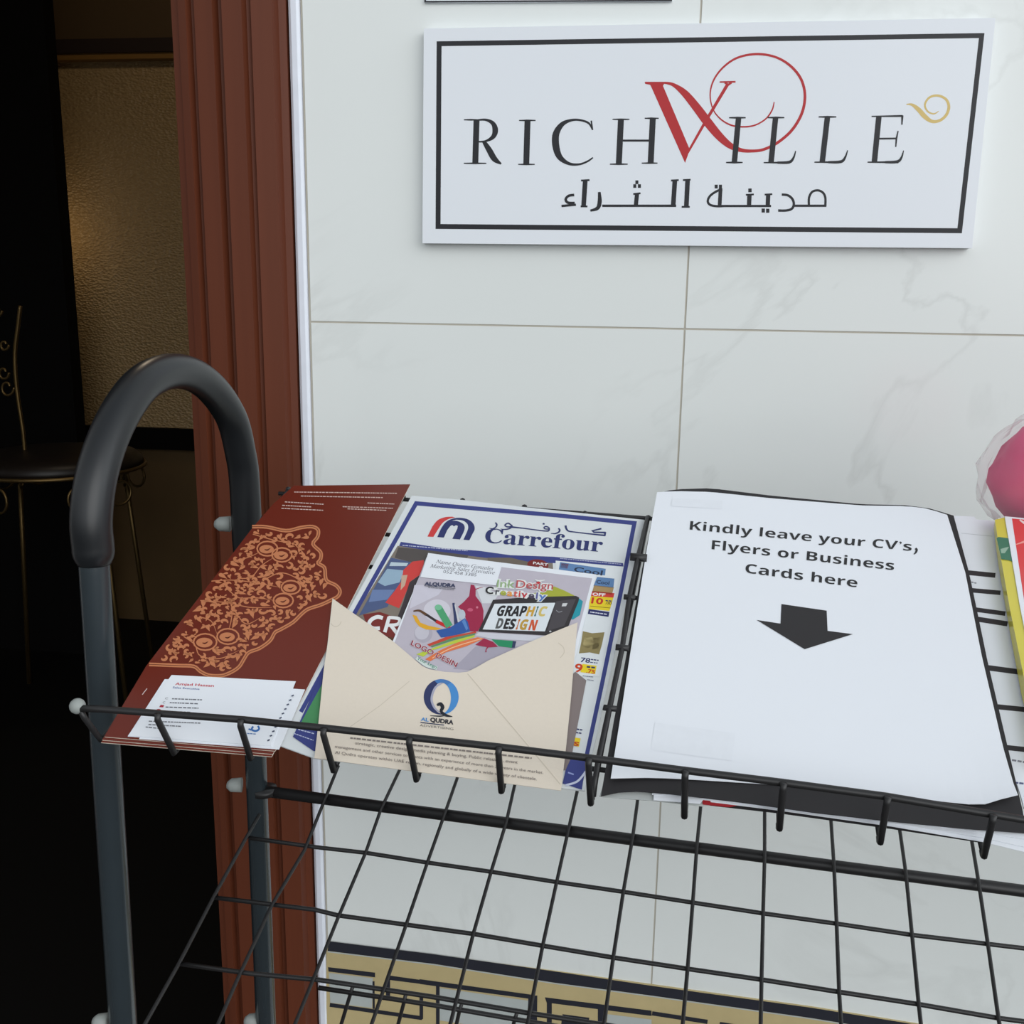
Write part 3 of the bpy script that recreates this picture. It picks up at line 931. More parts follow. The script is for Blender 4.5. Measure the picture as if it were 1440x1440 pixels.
# --- business cards on the leaflet
kc = K(180, 920, 5.1429)
def card(pts, off, label):
    s = sheet('business_card', TRAY, pts, off, 0.0003, M_PAPER)
    return tag(s, label, 'business card', 'white business cards on the maroon leaflet')
card(kc((330, 190), (1280, 255), (1092, 688), (80, 612)), 0.0027, 'lowest white business card, sticking out to the right of the stack')
card(kc((265, 180), (1195, 222), (1040, 672), (-2, 594)), 0.0030, 'middle white business card, its corner showing left of the top card')
cd = card(kc((315, 150), (1213, 196), (1030, 662), (0, 588)), 0.0034, 'top white business card with a red printed name line')
pr = Print(TRAY, 0.0034)
pr.text((190, 40, 62), 'Amjad Hassan', *kc((340, 222), (620, 236)), (0.9, -3.6), 0.02)
pr.text((60, 86, 150), 'Sales Executive', *kc((322, 246), (516, 258)), (0.7, -2.6), 0.015)
for i, (x0, y0, x1) in enumerate(((318, 322, 535), (302, 350, 505), (272, 382, 510), (250, 412, 458))):
    A, B_ = kc((x0, y0), (x1, y0 + 8))
    pr.dashes((110, 112, 120), A, B_, 1.6, seed=i + 3)
pr.text((110, 112, 120), 'C', *kc((268, 326), (288, 326)), (0.5, -3)); pr.text((110, 112, 120), 'C', *kc((250, 356), (268, 356)), (0.5, -3))
pr.poly((176, 50, 66), kc((236, 366), (262, 368), (254, 384), (226, 382))); pr.ell((176, 50, 66), kc((222, 405))[0], 3.2, 1.8)
for i, (x0, y0, x1) in enumerate(((150, 484, 525), (148, 508, 392), (128, 526, 255))):
    A, B_ = kc((x0, y0), (x1, y0 + 14))
    pr.dashes((120, 122, 128), A, B_, 1.5, seed=i + 23)
pr.line((58, 110, 176), kc((905, 522), (895, 545), (925, 555), (948, 540), (940, 518)), 2.6, 4); pr.line((58, 110, 176), kc((872, 540), (892, 548)), 2)
pr.dashes((80, 120, 176), *kc((862, 572), (932, 578)), 1.2, seed=5)
for i in range(11):  # dark dashes painted for the broken shadow along the card stack's edge
    t = i / 10
    x = 1190 + (1016 - 1190) * t; y = 300 + (622 - 300) * t
    pr.line((70, 78, 100), kc((x - 8, y + 3), (x + 9, y - 4)), 1.9)
pr.build('printing', cd)

# --- supermarket flyer
OF = 0.0010
fly = sheet('flyer', TRAY, [(579, 697), (650, 703), (737, 713), (822, 722), (906, 731), (822, 1112), (640, 1091), (442, 1066), (387, 1046)], OF, 0.0009, M_NEWS)
tag(fly, 'supermarket flyer with blue border and product offers, behind the cream envelope', 'flyer')
pr = Print(TRAY, OF)
BLU = (58, 66, 130); NV = (44, 48, 98)
pr.poly((128, 118, 108), z5((372, 252), (560, 268), (760, 290), (1000, 318), (1005, 400), (960, 760), (80, 760), (200, 530)))
pr.line(BLU, z5((-20, 925), (200, 520), (447, 80), (700, 102), (1010, 128), (1331, 160), (1280, 420), (1200, 810), (1140, 1090), (1108, 1235)), 17 / 2.88)
pr.poly(BLU, z5((385, 236), (560, 262), (700, 272), (830, 290), (1000, 296), (1285, 322), (1287, 336), (1000, 322), (820, 312), (690, 296), (520, 276), (378, 252)))
pr.up()
# photograph on the flyer: crowd, red shirt, dark figure
pr.poly((84, 78, 76), z5((375, 258), (480, 268), (660, 290), (640, 320), (520, 310), (430, 320), (360, 300)))
pr.poly((108, 98, 88), z5((735, 300), (830, 300), (905, 318), (900, 340), (740, 318)))
pr.poly((78, 92, 130), z5((345, 300), (425, 318), (405, 380), (330, 500), (262, 520), (215, 535), (290, 400)))
pr.poly((150, 176, 196), z5((330, 345), (400, 352), (380, 400), (320, 415), (292, 400)))
pr.poly((188, 204, 212), z5((345, 318), (415, 322), (408, 334), (338, 334)))
pr.poly((108, 128, 170), z5((270, 430), (360, 430), (330, 470), (255, 480)))
pr.poly((206, 66, 62), z5((432, 316), (478, 310), (476, 360), (425, 395), (402, 450), (378, 505), (322, 482), (360, 435), (388, 395), (395, 350)))
pr.poly((62, 54, 58), z5((478, 330), (495, 360), (440, 480), (405, 560), (370, 545), (395, 480), (420, 400), (470, 365)))
pr.poly((200, 168, 146), z5((388, 372), (412, 370), (402, 412), (384, 432)))
pr.poly((120, 44, 40), z5((232, 530), (300, 520), (420, 560), (372, 640), (255, 600)))
pr.poly((96, 60, 40), z5((80, 740), (250, 600), (420, 640), (420, 760)))
pr.ell((122, 38, 36), z5((940, 330))[0], 15, 8, rot=0.1)
pr.up()
W_ = (232, 232, 232)
pr.line(W_, z5((312, 545), (290, 540), (265, 552), (256, 572), (272, 586), (300, 586)), 12 / 2.88 * 1.3, 4)
pr.line(W_, z5((338, 540), (320, 602)), 5); pr.line(W_, z5((335, 542), (378, 548), (372, 570), (330, 574)), 4.6, 4); pr.line(W_, z5((345, 575), (372, 610)), 5)
pr.text(W_, 'PART', *z5((920, 326), (980, 334)), (0.6, -3.6), 0.02); pr.text(W_, '2', *z5((942, 350), (962, 352)), (0.8, -5.5), 0.03)
pr.dashes((186, 190, 214), *z5((392, 250), (655, 272)), 1.3, seed=40); pr.dashes((186, 190, 214), *z5((1030, 303), (1280, 327)), 1.0, seed=41)
# offers column
pr.poly((222, 226, 228), z5((1012, 312), (1278, 336), (1190, 780), (1000, 780)))
pr.up()
pr.poly((96, 132, 176), z5((1030, 318), (1215, 345), (1212, 372), (1100, 360), (1025, 348))); pr.poly((190, 80, 96), z5((1035, 322), (1065, 326), (1060, 345), (1030, 342)))
pr.poly((92, 128, 172), z5((1180, 378), (1250, 385), (1246, 422), (1165, 415))); pr.poly((170, 140, 92), z5((1168, 412), (1248, 420), (1240, 450), (1160, 440)))
pr.poly((206, 58, 52), z5((1156, 434), (1250, 444), (1246, 462), (1154, 456)))
pr.poly((232, 206, 40), z5((1152, 455), (1246, 462), (1230, 516), (1146, 508)))
pr.poly(NV, z5((1146, 508), (1230, 520), (1226, 540), (1142, 528)))
pr.poly((142, 128, 84), z5((1122, 598), (1160, 606), (1210, 602), (1200, 650), (1188, 692), (1150, 684), (1106, 688), (1116, 640)))
pr.poly((188, 172, 120), z5((1130, 618), (1160, 622), (1170, 650), (1140, 668), (1122, 655))); pr.poly((110, 96, 62), z5((1165, 625), (1195, 622), (1185, 668), (1160, 672)))
pr.poly((232, 206, 40), z5((1120, 730), (1178, 738), (1172, 772), (1112, 764)))
pr.poly((232, 206, 40), z5((1086, 1028), (1113, 1032), (1106, 1066), (1078, 1060)))
pr.poly(BLU, z5((1062, 1120), (1140, 1090), (1118, 1240), (1040, 1215)))
pr.up()
pr.text((38, 48, 70), 'Cool', *z5((1085, 356), (1200, 372)), (1.5, -7), 0.02); pr.text((40, 56, 84), 'Cool', *z5((1176, 404), (1228, 410)), (1, -5), 0.02)
pr.text(W_, 'OFF', *z5((1160, 453), (1212, 457)), (0.8, -4.2), 0.03); pr.text((196, 48, 30), '10', *z5((1155, 484), (1202, 489)), (1.6, -8.4), 0.03); pr.text((90, 70, 40), '.00', *z5((1212, 488), (1238, 491)), (0.8, -4), 0.01)
pr.line((120, 100, 20), z5((1152, 496), (1234, 504)), 0.7); pr.dashes((220, 222, 236), *z5((1152, 520), (1222, 530)), 1.4, seed=43)
pr.dashes(NV, *z5((1214, 474), (1240, 476)), 1.6, seed=44)
pr.text(NV, '78', *z5((1112, 722), (1150, 726)), (1.4, -6.5), 0.02); pr.dashes(NV, *z5((1155, 712), (1186, 716)), 1.6, seed=45); pr.dashes(NV, *z5((1152, 724), (1182, 727)), 1.2, seed=46)
pr.text((200, 64, 24), '9', *z5((1087, 762), (1118, 765)), (2, -12), 0.025); pr.text((200, 64, 24), '.75', *z5((1135, 766), (1170, 770)), (1, -5.4), 0.03); pr.dashes(NV, *z5((1138, 742), (1172, 746)), 2.4, seed=47)
pr.dashes((120, 124, 140), *z5((1122, 778), (1168, 784)), 1.0, seed=48); pr.dashes((120, 124, 140), *z5((1140, 794), (1166, 798)), 1.0, seed=49)
pr.dashes(NV, *z5((1095, 994), (1122, 998)), 1.8, seed=50); pr.dashes(NV, *z5((1095, 1008), (1120, 1012)), 1.6, seed=51)
pr.text((190, 70, 24), 'S', *z5((1082, 1060), (1106, 1063)), (1, -5.6), 0.05)
pr.line((150, 160, 210), z5((1062, 1170), (1085, 1178)), 2); pr.line((200, 205, 225), z5((1052, 1222), (1100, 1206), (1135, 1165)), 3, 4)
# lower left corner of the flyer
pr.poly(BLU, z4((1003, 745), (885, 1003), (962, 1056), (1000, 1060), (1020, 900)))
pr.up()
pr.poly((74, 140, 90), z4((1003, 790), (985, 945), (975, 958), (916, 948)))
pr.dashes((190, 196, 220), *z4((905, 975), (968, 992)), 1.6, seed=60); pr.dashes((190, 196, 220), *z4((888, 990), (962, 1016)), 1.3, seed=61)
pr.build('printed_offers', fly)
# masthead
pr = Print(TRAY, OF); pr.up(2)
km = K(540, 690, 7.2); kn = K(720, 700, 7.2)
LB = (44, 52, 104); LR = (206, 62, 62)
pr.poly(LR, km(*([(440, 465)] + spline([(500, 468), (560, 372), (600, 320), (660, 285), (722, 272)], 5) + spline([(690, 263), (620, 268), (545, 298), (490, 362)], 5))))
pr.poly(LB, km(*(spline([(540, 470), (575, 390), (620, 325), (680, 288), (760, 274), (850, 290), (905, 335), (918, 390), (895, 440), (865, 502)], 5) + [(690, 487), (610, 475)])))
pr.up()
pr.poly((218, 222, 224), km((605, 478), (640, 400), (672, 358), (690, 348), (708, 362), (728, 350), (747, 356), (742, 385), (690, 490)))
pr.poly((218, 222, 224), km(*(spline([(768, 496), (812, 405), (815, 358), (790, 328), (740, 307), (690, 304)], 5) + spline([(735, 294), (800, 304), (842, 335), (852, 370), (842, 412), (802, 500)], 5))))
pr.text(LB, ''.join({'C': '\U0001D402'}.get(ch, chr(0x1D41A + ord(ch) - 97) if ch.islower() else ch) for ch in 'Carrefour'),
        (681.0, 762.5), (846.0, 776.0), (3.2, -20), 0.004, 0.69)
def S7(K_, pts, w, sm=5):
    pr.line(LB, K_(*pts), [v / 7.2 for v in w] if isinstance(w, list) else w / 7.2, sm)
S7(kn, [(905, 312), (815, 334), (830, 348), (947, 352)], [16, 14, 14, 18], 0); S7(kn, [(946, 346), (938, 386)], 18, 0); S7(kn, [(942, 381), (760, 362), (598, 342)], [16, 12, 11], 0)
S7(kn, [(542, 280), (552, 315), (572, 336), (610, 344)], [20, 18, 14, 12]); S7(kn, [(470, 308), (484, 328), (470, 350), (435, 362), (395, 360)], [14, 17, 15, 11, 5])
S7(kn, [(372, 300), (345, 290), (325, 300), (335, 314), (372, 316), (376, 305)], 12); S7(kn, [(376, 300), (374, 330), (340, 336), (250, 326), (100, 306), (-20, 290)], [14, 15, 12, 11, 11, 11]); S7(kn, [(312, 262), (330, 264)], 15, 0)
S7(km, [(1290, 350), (1262, 330), (1235, 338), (1225, 352), (1250, 366), (1290, 364)], 13); S7(km, [(1292, 345), (1292, 368), (1255, 388), (1205, 392), (1182, 386)], [14, 16, 13, 10, 5]); S7(km, [(1276, 370), (1360, 375), (1440, 383)], 11, 0)
S7(km, [(1128, 322), (1142, 345), (1130, 370), (1100, 384), (1066, 380)], [13, 17, 14, 10, 5])
pr.build('masthead', fly)

# --- side flap of the cream envelope, its inside shadow put into a taupe colour
te = sheet('envelope', TRAY, z5((1010, 830), (1092, 762), (1136, 797), (1075, 1110), (1052, 1160), (1000, 1160)), 0.0016, 0.0004, M_FLAP_SHADE)
tag(te, 'side flap at the right of the cream envelope, its inside shadow coloured taupe', 'envelope')

# --- cream envelope with leaflet inside
OE = 0.0017
env = sheet('envelope', TRAY, z5((80, 760), (560, 800), (1072, 880), (1034, 1241), (36, 1111)), OE, 0.0003, M_CREAM)
tag(env, 'cream envelope with blue round logo holding a design leaflet', 'envelope')
OL = 0.0021
lf = sheet('leaflet', TRAY, z5((498, 283), (1177, 368), (1058, 835), (296, 775)), OL, 0.0003, M_PAPER)
tag(lf, 'GRAPHIC DESIGN advertising leaflet poking out of the cream envelope', 'leaflet')
pr = Print(TRAY, OL)
ka = K(530, 820, 7.2); kg = K(660, 790, 7.2)
pr.poly((190, 183, 194), z5((488, 300), (1160, 384), (1045, 820), (316, 762)))
pr.up()
pr.poly((206, 202, 214), ka((380, 20), (700, 20), (620, 120), (330, 260)))
pr.ell((210, 206, 216), ka((610, 280))[0], 19, 16); pr.poly((168, 162, 176), ka((770, 870), (1000, 640), (1440, 640), (1100, 800), (950, 880)))
pr.ell((176, 170, 182), ka((470, 510))[0], 13, 13); pr.ell((198, 194, 204), ka((455, 500))[0], 10, 10)
pr.poly((214, 216, 220), kg((60, 240), (170, 260), (300, 330), (230, 420), (130, 420)))
pr.up()
MAG = (158, 38, 72)
pr.poly(MAG, ka((950, 15), (985, 20), (1000, 60), (1000, 130), (1060, 210), (1080, 280), (1075, 400), (1020, 490), (940, 490), (900, 360), (880, 290), (820, 240), (880, 190), (935, 130)))
pr.line(MAG, ka((985, 70), (1040, 48), (1075, 45)), [1.5, 0.9, 0.4], 4)
pr.ell((200, 88, 118), ka((945, 270))[0], 4, 2.4); pr.ell((206, 120, 140), ka((1015, 245))[0], 1.6)
pr.poly((168, 172, 60), kg((620, 330), (860, 250), (960, 290), (1070, 345), (880, 360), (700, 370)))
pr.poly((38, 150, 166), kg((1110, 370), (1150, 400), (1120, 540), (1050, 585), (1030, 580)))
pr.poly((226, 168, 44), ka((360, 320), (400, 330), (440, 400), (520, 430), (660, 460), (600, 475), (500, 470), (430, 440), (390, 390)))
pr.up()
pr.line((96, 64, 40), ka((370, 285), (430, 278), (500, 320)), [2, 3, 4], 4); pr.line((50, 40, 44), ka((500, 318), (610, 390)), 3.4); pr.line((196, 40, 40), ka((600, 385), (740, 455)), 4.6)
pr.line((78, 160, 112), ka((622, 245), (735, 440)), 10); pr.ell((120, 190, 150), ka((622, 245))[0], 5, 4)
pr.line((52, 60, 100), ka((775, 200), (800, 330), (810, 440)), [3, 6, 7]); pr.line((206, 206, 210), ka((790, 215), (830, 395)), [1.5, 3])
pr.ell((188, 196, 206), ka((860, 320))[0], 5, 7)
pr.up()
pr.poly((48, 88, 160), ka((600, 480), (740, 450), (890, 355), (920, 390), (945, 490), (720, 545), (650, 550))); pr.poly((90, 134, 196), ka((860, 385), (890, 362), (925, 460), (905, 480)))
pr.poly((196, 72, 52), ka((510, 620), (700, 545), (1000, 488), (1010, 505), (750, 560), (530, 640)))
pr.poly((96, 140, 104), ka((540, 640), (760, 555), (1000, 505), (990, 525), (770, 580), (560, 650)))
pr.poly((190, 204, 72), ka((400, 720), (560, 660), (780, 580), (990, 525), (990, 545), (760, 620), (560, 680), (470, 745)))
pr.poly((226, 120, 72), ka((490, 770), (640, 680), (820, 600), (1020, 548), (1090, 560), (900, 640), (700, 700), (540, 790)))
pr.line((240, 190, 150), ka((560, 760), (760, 655), (1060, 562)), 1.2, 4)
pr.poly(MAG, kg((60, 840), (150, 775), (240, 810), (290, 860), (200, 868), (100, 850))); pr.line(MAG, kg((190, 860), (170, 890), (168, 915)), [2, 1.3, 2], 3)
pr.poly((40, 140, 96), kg((225, 785), (440, 800), (430, 872), (300, 855))); pr.poly((52, 60, 92), kg((440, 800), (475, 805), (460, 870), (430, 870)))
pr.poly((206, 206, 214), kg((95, 715), (760, 750), (690, 805), (230, 780), (60, 745)))
# tablet
pr.up()
pr.poly((52, 48, 50), kg((240, 385), (560, 360), (1080, 345), (1112, 362), (1105, 400), (1000, 660), (780, 745), (90, 705)))
pr.poly((74, 70, 74), kg((880, 400), (1080, 375), (960, 650), (790, 700)))
pr.up()
pr.poly((222, 228, 232), kg((255, 425), (870, 415), (765, 705), (135, 685)))
pr.poly((206, 206, 208), kg((945, 420), (995, 418), (980, 450), (935, 452))); pr.line((150, 150, 154), kg((880, 490), (905, 510), (940, 500)), 0.9, 3); pr.ell((190, 190, 192), kg((820, 705))[0], 1.6, 1.2)
pr.up()
DK = (38, 36, 38)
pr.text(DK, sans('GRAP'), *kg((268, 545), (560, 550)), (5.0, -14), 0.022)
for ch, x0, x1, c in (('H', 570, 640, (206, 160, 60)), ('I', 655, 672, (60, 110, 110)), ('C', 690, 765, (214, 190, 110))):
    pr.text(c, sans(ch), *kg((x0, 548), (x1, 550)), (4.6, -13.5), 0.02)
for ch, x0, x1, c in (('D', 262, 325, (90, 92, 92)), ('E', 340, 388, DK), ('S', 392, 450, DK), ('I', 468, 486, (196, 110, 50)), ('G', 500, 572, (190, 150, 60)), ('N', 595, 665, (206, 84, 44))):
    pr.text(c, sans(ch), *kg((x0, 672 + (x0 - 262) * 0.05), (x1, 672 + (x1 - 262) * 0.05)), (4.6, -14), 0.024)
# title words with white outlines
WH = (228, 230, 228)
for off_, lay in ((0.10, 0), (0.012, 1)):
    pr.text(WH if not lay else (150, 176, 130), 'Ink', *kg((275, 255), (460, 262)), (1.5, -11), off_)
    pr.text(WH if not lay else (186, 84, 88), 'Design', *kg((470, 262), (845, 280)), (1.5, -11), off_)
    if lay == 0:
        pr.text(WH, 'Creatively', *kg((160, 318), (790, 385)), (1.2, -9), 0.10)
    else:
        # single letters share the baseline of the whole word
        xs = [(160, 240, DK), (262, 300, (60, 60, 66)), (312, 370, (170, 176, 70)), (380, 435, (226, 150, 70)), (445, 485, (206, 80, 70)), (496, 512, (206, 60, 60)), (522, 585, (190, 50, 60)),
              (598, 655, (80, 70, 90)), (672, 690, (90, 90, 150)), (700, 775, (84, 120, 186))]
        for ch, (x0, x1, c) in zip('Creatively', xs):
            y = lambda x: 318 + (x - 160) * 67 / 630
            pr.text(c, ch, *kg((x0, y(x0)), (x1, y(x1))), (1.2, -9 if ch != 'C' else -10), 0.03)
    pr.up()
pr.poly((196, 48, 56), kg((672, 215), (700, 196), (722, 210), (700, 226))); pr.line(WH, kg((665, 180), (700, 195), (765, 185)), [1, 2.5, 1])
for off_, c in ((0.05, (236, 226, 226)), (0.018, (150, 40, 62))):
    pr.text(c, 'LOGO DESIN', *ka((340, 622), (800, 850)), (3.2, -6.4), off_); pr.up()
pr.line((210, 220, 214), ka((400, 755), (500, 830), (610, 860)), 5, 4); pr.up(); pr.text((60, 130, 110), 'Your Logo', *ka((405, 770), (600, 868)), (2, -4.2), 0.01)
pr.text((52, 60, 90), 'ALQUDRA', *ka((480, 20), (795, 42)), (0.6, -5), 0.04); pr.line((90, 90, 100), ka((480, 26), (795, 55)), 0.7); pr.dashes((120, 118, 126), *ka((520, 42), (790, 68)), 0.9, seed=70)
pr.build('printed_artwork', lf)
nc = sheet('business_card', TRAY, z5((496, 281), (797, 323), (770, 412), (464, 378)), OL + 0.0007, 0.0002, M_PAPER)
tag(nc, 'white name card fixed to the top left of the design leaflet', 'business card')
def ital(s):
    r = ''
    for ch in s:
        if ch == 'h': r += '\u210E'
        elif 'a' <= ch <= 'z': r += chr(0x1D44E + ord(ch) - 97)
        elif 'A' <= ch <= 'Z': r += chr(0x1D434 + ord(ch) - 65)
        else: r += ch
    return r
pr = Print(TRAY, OL + 0.0007)
GI = (108, 108, 118)
pr.text(GI, ital('Name Quinto Gonzales'), *z5((526, 322), (758, 352)), (1.4, -5), 0.004, 0.69); pr.text(GI, ital('Marketing Sales Executive'), *z5((502, 340), (764, 368)), (1.4, -5), 0.004, 0.69)
pr.text(GI, '052 458 3385', *z5((556, 362), (690, 376)), (1.0, -4.4), 0.0)
pr.build('printing', nc)
# front pocket of the envelope
front = z5((108, 465), (200, 530), (300, 600), (355, 640), (420, 695), (470, 738), (500, 752), (560, 762), (620, 766), (655, 762), (690, 745), (740, 716), (900, 645), (1000, 603), (1101, 562), (1090, 680),
           (1075, 860), (1055, 1060), (1034, 1243), (800, 1212), (500, 1173), (250, 1140), (35, 1111), (50, 980), (72, 760), (88, 650))
OP = 0.0032
fr = sheet('front_pocket', TRAY, front, OP, 0.0004, M_CREAM, env)
pr = Print(TRAY, OP)
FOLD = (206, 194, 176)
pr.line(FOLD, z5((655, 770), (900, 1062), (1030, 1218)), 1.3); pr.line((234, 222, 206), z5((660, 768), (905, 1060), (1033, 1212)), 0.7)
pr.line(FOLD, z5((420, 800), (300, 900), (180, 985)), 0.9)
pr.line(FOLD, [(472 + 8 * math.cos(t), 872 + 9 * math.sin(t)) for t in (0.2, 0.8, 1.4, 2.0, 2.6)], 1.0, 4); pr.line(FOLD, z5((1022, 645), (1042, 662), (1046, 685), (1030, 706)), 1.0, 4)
pr.up()
kq = K(560, 940, 4.8)
for a0, a1, c in ((0.5 * PI - 0.3, 1.5 * PI + 0.25, (48, 56, 98)), (-0.5 * PI + 0.25, 0.5 * PI - 0.3, (74, 140, 204)), (1.5 * PI - 0.4, 1.5 * PI + 0.6, (70, 120, 180))):
    P_ = []; Q_ = []
    for k in range(31):
        a = a0 + (a1 - a0) * k / 30
        P_.append((290 + 118 * math.cos(a), 192 + 120 * math.sin(a))); Q_.append((292 + 64 * math.cos(a), 200 + 104 * math.sin(a)))
    pr.poly(c, kq(*(P_ + Q_[::-1]))); pr.up()
pr.line((170, 170, 190), kq((300, 98), (250, 130), (225, 205), (245, 265), (280, 295)), [1.4, 2.8, 3, 2.8, 1.4], 5)
pr.line((30, 34, 44), kq((262, 248), (285, 240), (300, 262), (290, 290), (320, 315), (365, 325)), [3, 5, 5, 4, 4, 1], 4); pr.line((60, 64, 70), kq((215, 318), (280, 322), (320, 316)), [0.8, 2, 1], 3)
pr.text((74, 140, 204), 'AL', *kq((152, 352), (205, 358)), (0.6, -4.8), 0.03); pr.text((44, 44, 54), 'QUDRA', *kq((215, 358), (372, 378)), (0.6, -6.0), 0.04)
pr.line((50, 60, 90), kq((150, 364), (310, 382)), 1.3); pr.text((120, 116, 112), 'ADVERTISING', *kq((145, 390), (372, 416)), (0.3, -3.4), -0.005)
TX = (134, 124, 118)
z_t = lambda s, A, B_, h=4.2: pr.text(TX, s, *z5(A, B_), (0.5, -h), 0.004)
pr.dashes(TX, *z5((180, 1030), (915, 1112)), 2.2, seed=90); z_t('strategic, creative design, media planning & buying, Public relations, event', (200, 1056), (858, 1134))
z_t('management and other services to clients with an experience of more than 30 years in the market.', (118, 1070), (962, 1176)); z_t('Al Qudra operates within UAE region, regionally and globally of a wide variety of clientele.', (118, 1094), (935, 1202))
pr.build('printing', fr)

# --- black folder with sheets inside and the notice on top
top_l = z6((222, 82), (275, 68), (400, 64), (600, 88), (900, 116), (1050, 119), (1130, 130), (1206, 153))
rgt_l = [(1341, 725), (1363, 806), (1389, 931), (1417, 1050), (1438, 1139), (1441, 1156)]
bot_c = [(845, 1119.5), (870, 1114), (900, 1112.5), (957, 1118), (1042, 1128), (1148, 1143), (1254, 1155), (1355, 1165), (1452, 1172)]
lft_l = [(924, 694), (903, 800), (882, 915), (862, 1020), (845, 1119.5)]
fold = empty('folder', TRAY.at((1130, 1150), 0.0))
tag(fold, 'black card folder with papers inside, lying under the white notice', 'folder')
bk = z6((225, 85), (900, 120), (1206, 156), (1440, 1195), (1380, 1245), (1300, 1238), (1000, 1192), (640, 1142), (375, 1112), (35, 1086))
sheet('back_cover', TRAY, bk, 0.0012, 0.0006, M_BLACKCARD, fold)
sheet('cover_lining', TRAY, z6((60, 1000), (1380, 1120), (420, 1112), (372, 1119), (180, 1098), (30, 1087)), 0.0016, 0.0002, mat('grey_white_card', (190, 194, 192), 0.7), fold)
coons('front_cover', TRAY, top_l, rgt_l + [(1452, 1172)], bot_c, lft_l, lambda u, v: 0.0050 + 0.0012 * math.sin(PI * u), 0.0005, M_BLACKCARD, fold)
def inner(pts, off, label, m=M_PAPER):
    s = sheet('paper_sheet', TRAY, z6(*pts), off, 0.0003, m)
    return tag(s, label, 'paper', 'papers inside the black folder')
inner([(250, 500), (1200, 700), (1400, 1115), (520, 1108), (462, 1121), (374, 1112)], 0.0021, 'red sheet showing as a thin sliver in the folder mouth', mat('red_paper', (168, 36, 44), 0.6))
inner([(250, 500), (1230, 700), (1490, 1282), (1300, 1236), (1000, 1185), (640, 1134), (400, 1104)], 0.0026, 'lowest white sheet sticking out of the black folder')
inner([(250, 500), (1230, 700), (1480, 1262), (1300, 1222), (1000, 1174), (640, 1124), (375, 1097), (364, 1110), (210, 1098)], 0.0031, 'middle white sheet in the folder with a torn left corner')
inner([(250, 500), (1230, 700), (1485, 1235), (1300, 1204), (1000, 1166), (700, 1132), (370, 1092), (362, 1080), (205, 1080)], 0.0036, 'top white sheet in the folder just under the black cover')
ON = 0.0068
topn = z6((222, 76), (280, 72), (400, 75), (600, 96), (900, 120), (1050, 122), (1120, 130), (1185, 151))
rgtn = z6((1185, 151), (1245, 342), (1300, 620), (1370, 920), (1416, 1080), (1420, 1085))
botn = z6((68, 1026), (200, 1023), (330, 1029), (600, 1046), (800, 1066), (1000, 1084), (1200, 1106), (1300, 1116), (1330, 1103), (1420, 1081))
lftn = z6((222, 76), (190, 250), (150, 500), (110, 760), (68, 1026))
no = coons('notice', TRAY, topn, rgtn[:-1] + [botn[-1]], botn, lftn, lambda u, v: ON + 0.0030 * max(0, (u - 0.78) / 0.22) ** 2 * max(0, (v - 0.75) / 0.25) ** 1.5 + 0.0012 * max(0, (0.2 - u) / 0.2) ** 2 * max(0, (v - 0.8) / 0.2), 0.0003, M_PAPER)
tag(no, 'white paper notice with printed request for CVs and a black down arrow', 'notice')
pr = Print(TRAY, ON + 0.0001); pr.up(2)
PB = (42, 42, 44)
GH = (229, 232, 238)
pr.poly(GH, z6((215, 840), (482, 876), (470, 968), (200, 932))); pr.poly(GH, z6((272, 96), (440, 104), (438, 132), (268, 122)))
pr.line(PB, z6((1080, 262), (1084, 268), (1080, 277), (1074, 282)), [3.2, 3.2, 2.4, 1.0], 3)
pr.text(PB, sans("Kindly leave your CV\u2019s"), *z6((330, 200), (1066, 271)), (1.3, -12.2), -0.006, 0.714)
pr.text(PB, sans('Flyers or Business'), *z6((403, 265), (1008, 335)), (1.1, -12.8), -0.006, 0.714)
pr.text(PB, sans('Cards here'), *z6((515, 343), (886, 392)), (0.9, -13.0), -0.006, 0.714)
pr.poly((44, 42, 44), z6((635, 447), (785, 469), (788, 536), (872, 547), (712, 597), (553, 500), (632, 512)))
pr.build('lettering', no)

# --- form beside the folder
fo = sheet('form_sheet', TRAY, z6((1090, 148), (1275, 157), (1282, 166), (1440, 180), (1640, 200), (1800, 1100), (1440, 1125), (1430, 1085), (1300, 700)), 0.0012, 0.0010, M_PAPER)
tag(fo, 'white printed form with thick black bars, between folder and booklet', 'paper')
pr = Print(TRAY, 0.0012)
FB = (48, 44, 48)
for p, w in (([(1200, 338), (1245, 342), (1345, 352)], 16), ([(1230, 398), (1262, 401), (1362, 410)], 15), ([(1250, 462), (1275, 465), (1378, 479)], 15), ([(1260, 494), (1283, 497), (1385, 513)], 17),
             ([(1290, 655), (1322, 659), (1420, 672)], 18), ([(1320, 784), (1350, 788), (1450, 798)], 17), ([(1350, 919), (1378, 923), (1480, 934)], 17)):
    pr.line(FB, z6(*p), w / 2.36, 3)
pr.dashes((150, 150, 158), *z6((1265, 374), (1282, 378)), 1.8, seed=80); pr.dashes((130, 130, 140), *z6((1400, 965), (1460, 975)), 2.6, seed=81); pr.dashes((90, 96, 130), *z6((1412, 1040), (1460, 1046)), 2.6, seed=82)
pr.line((200, 204, 210), z6((1232, 212), (1335, 222)), 0.8)
pr.build('printing', fo)

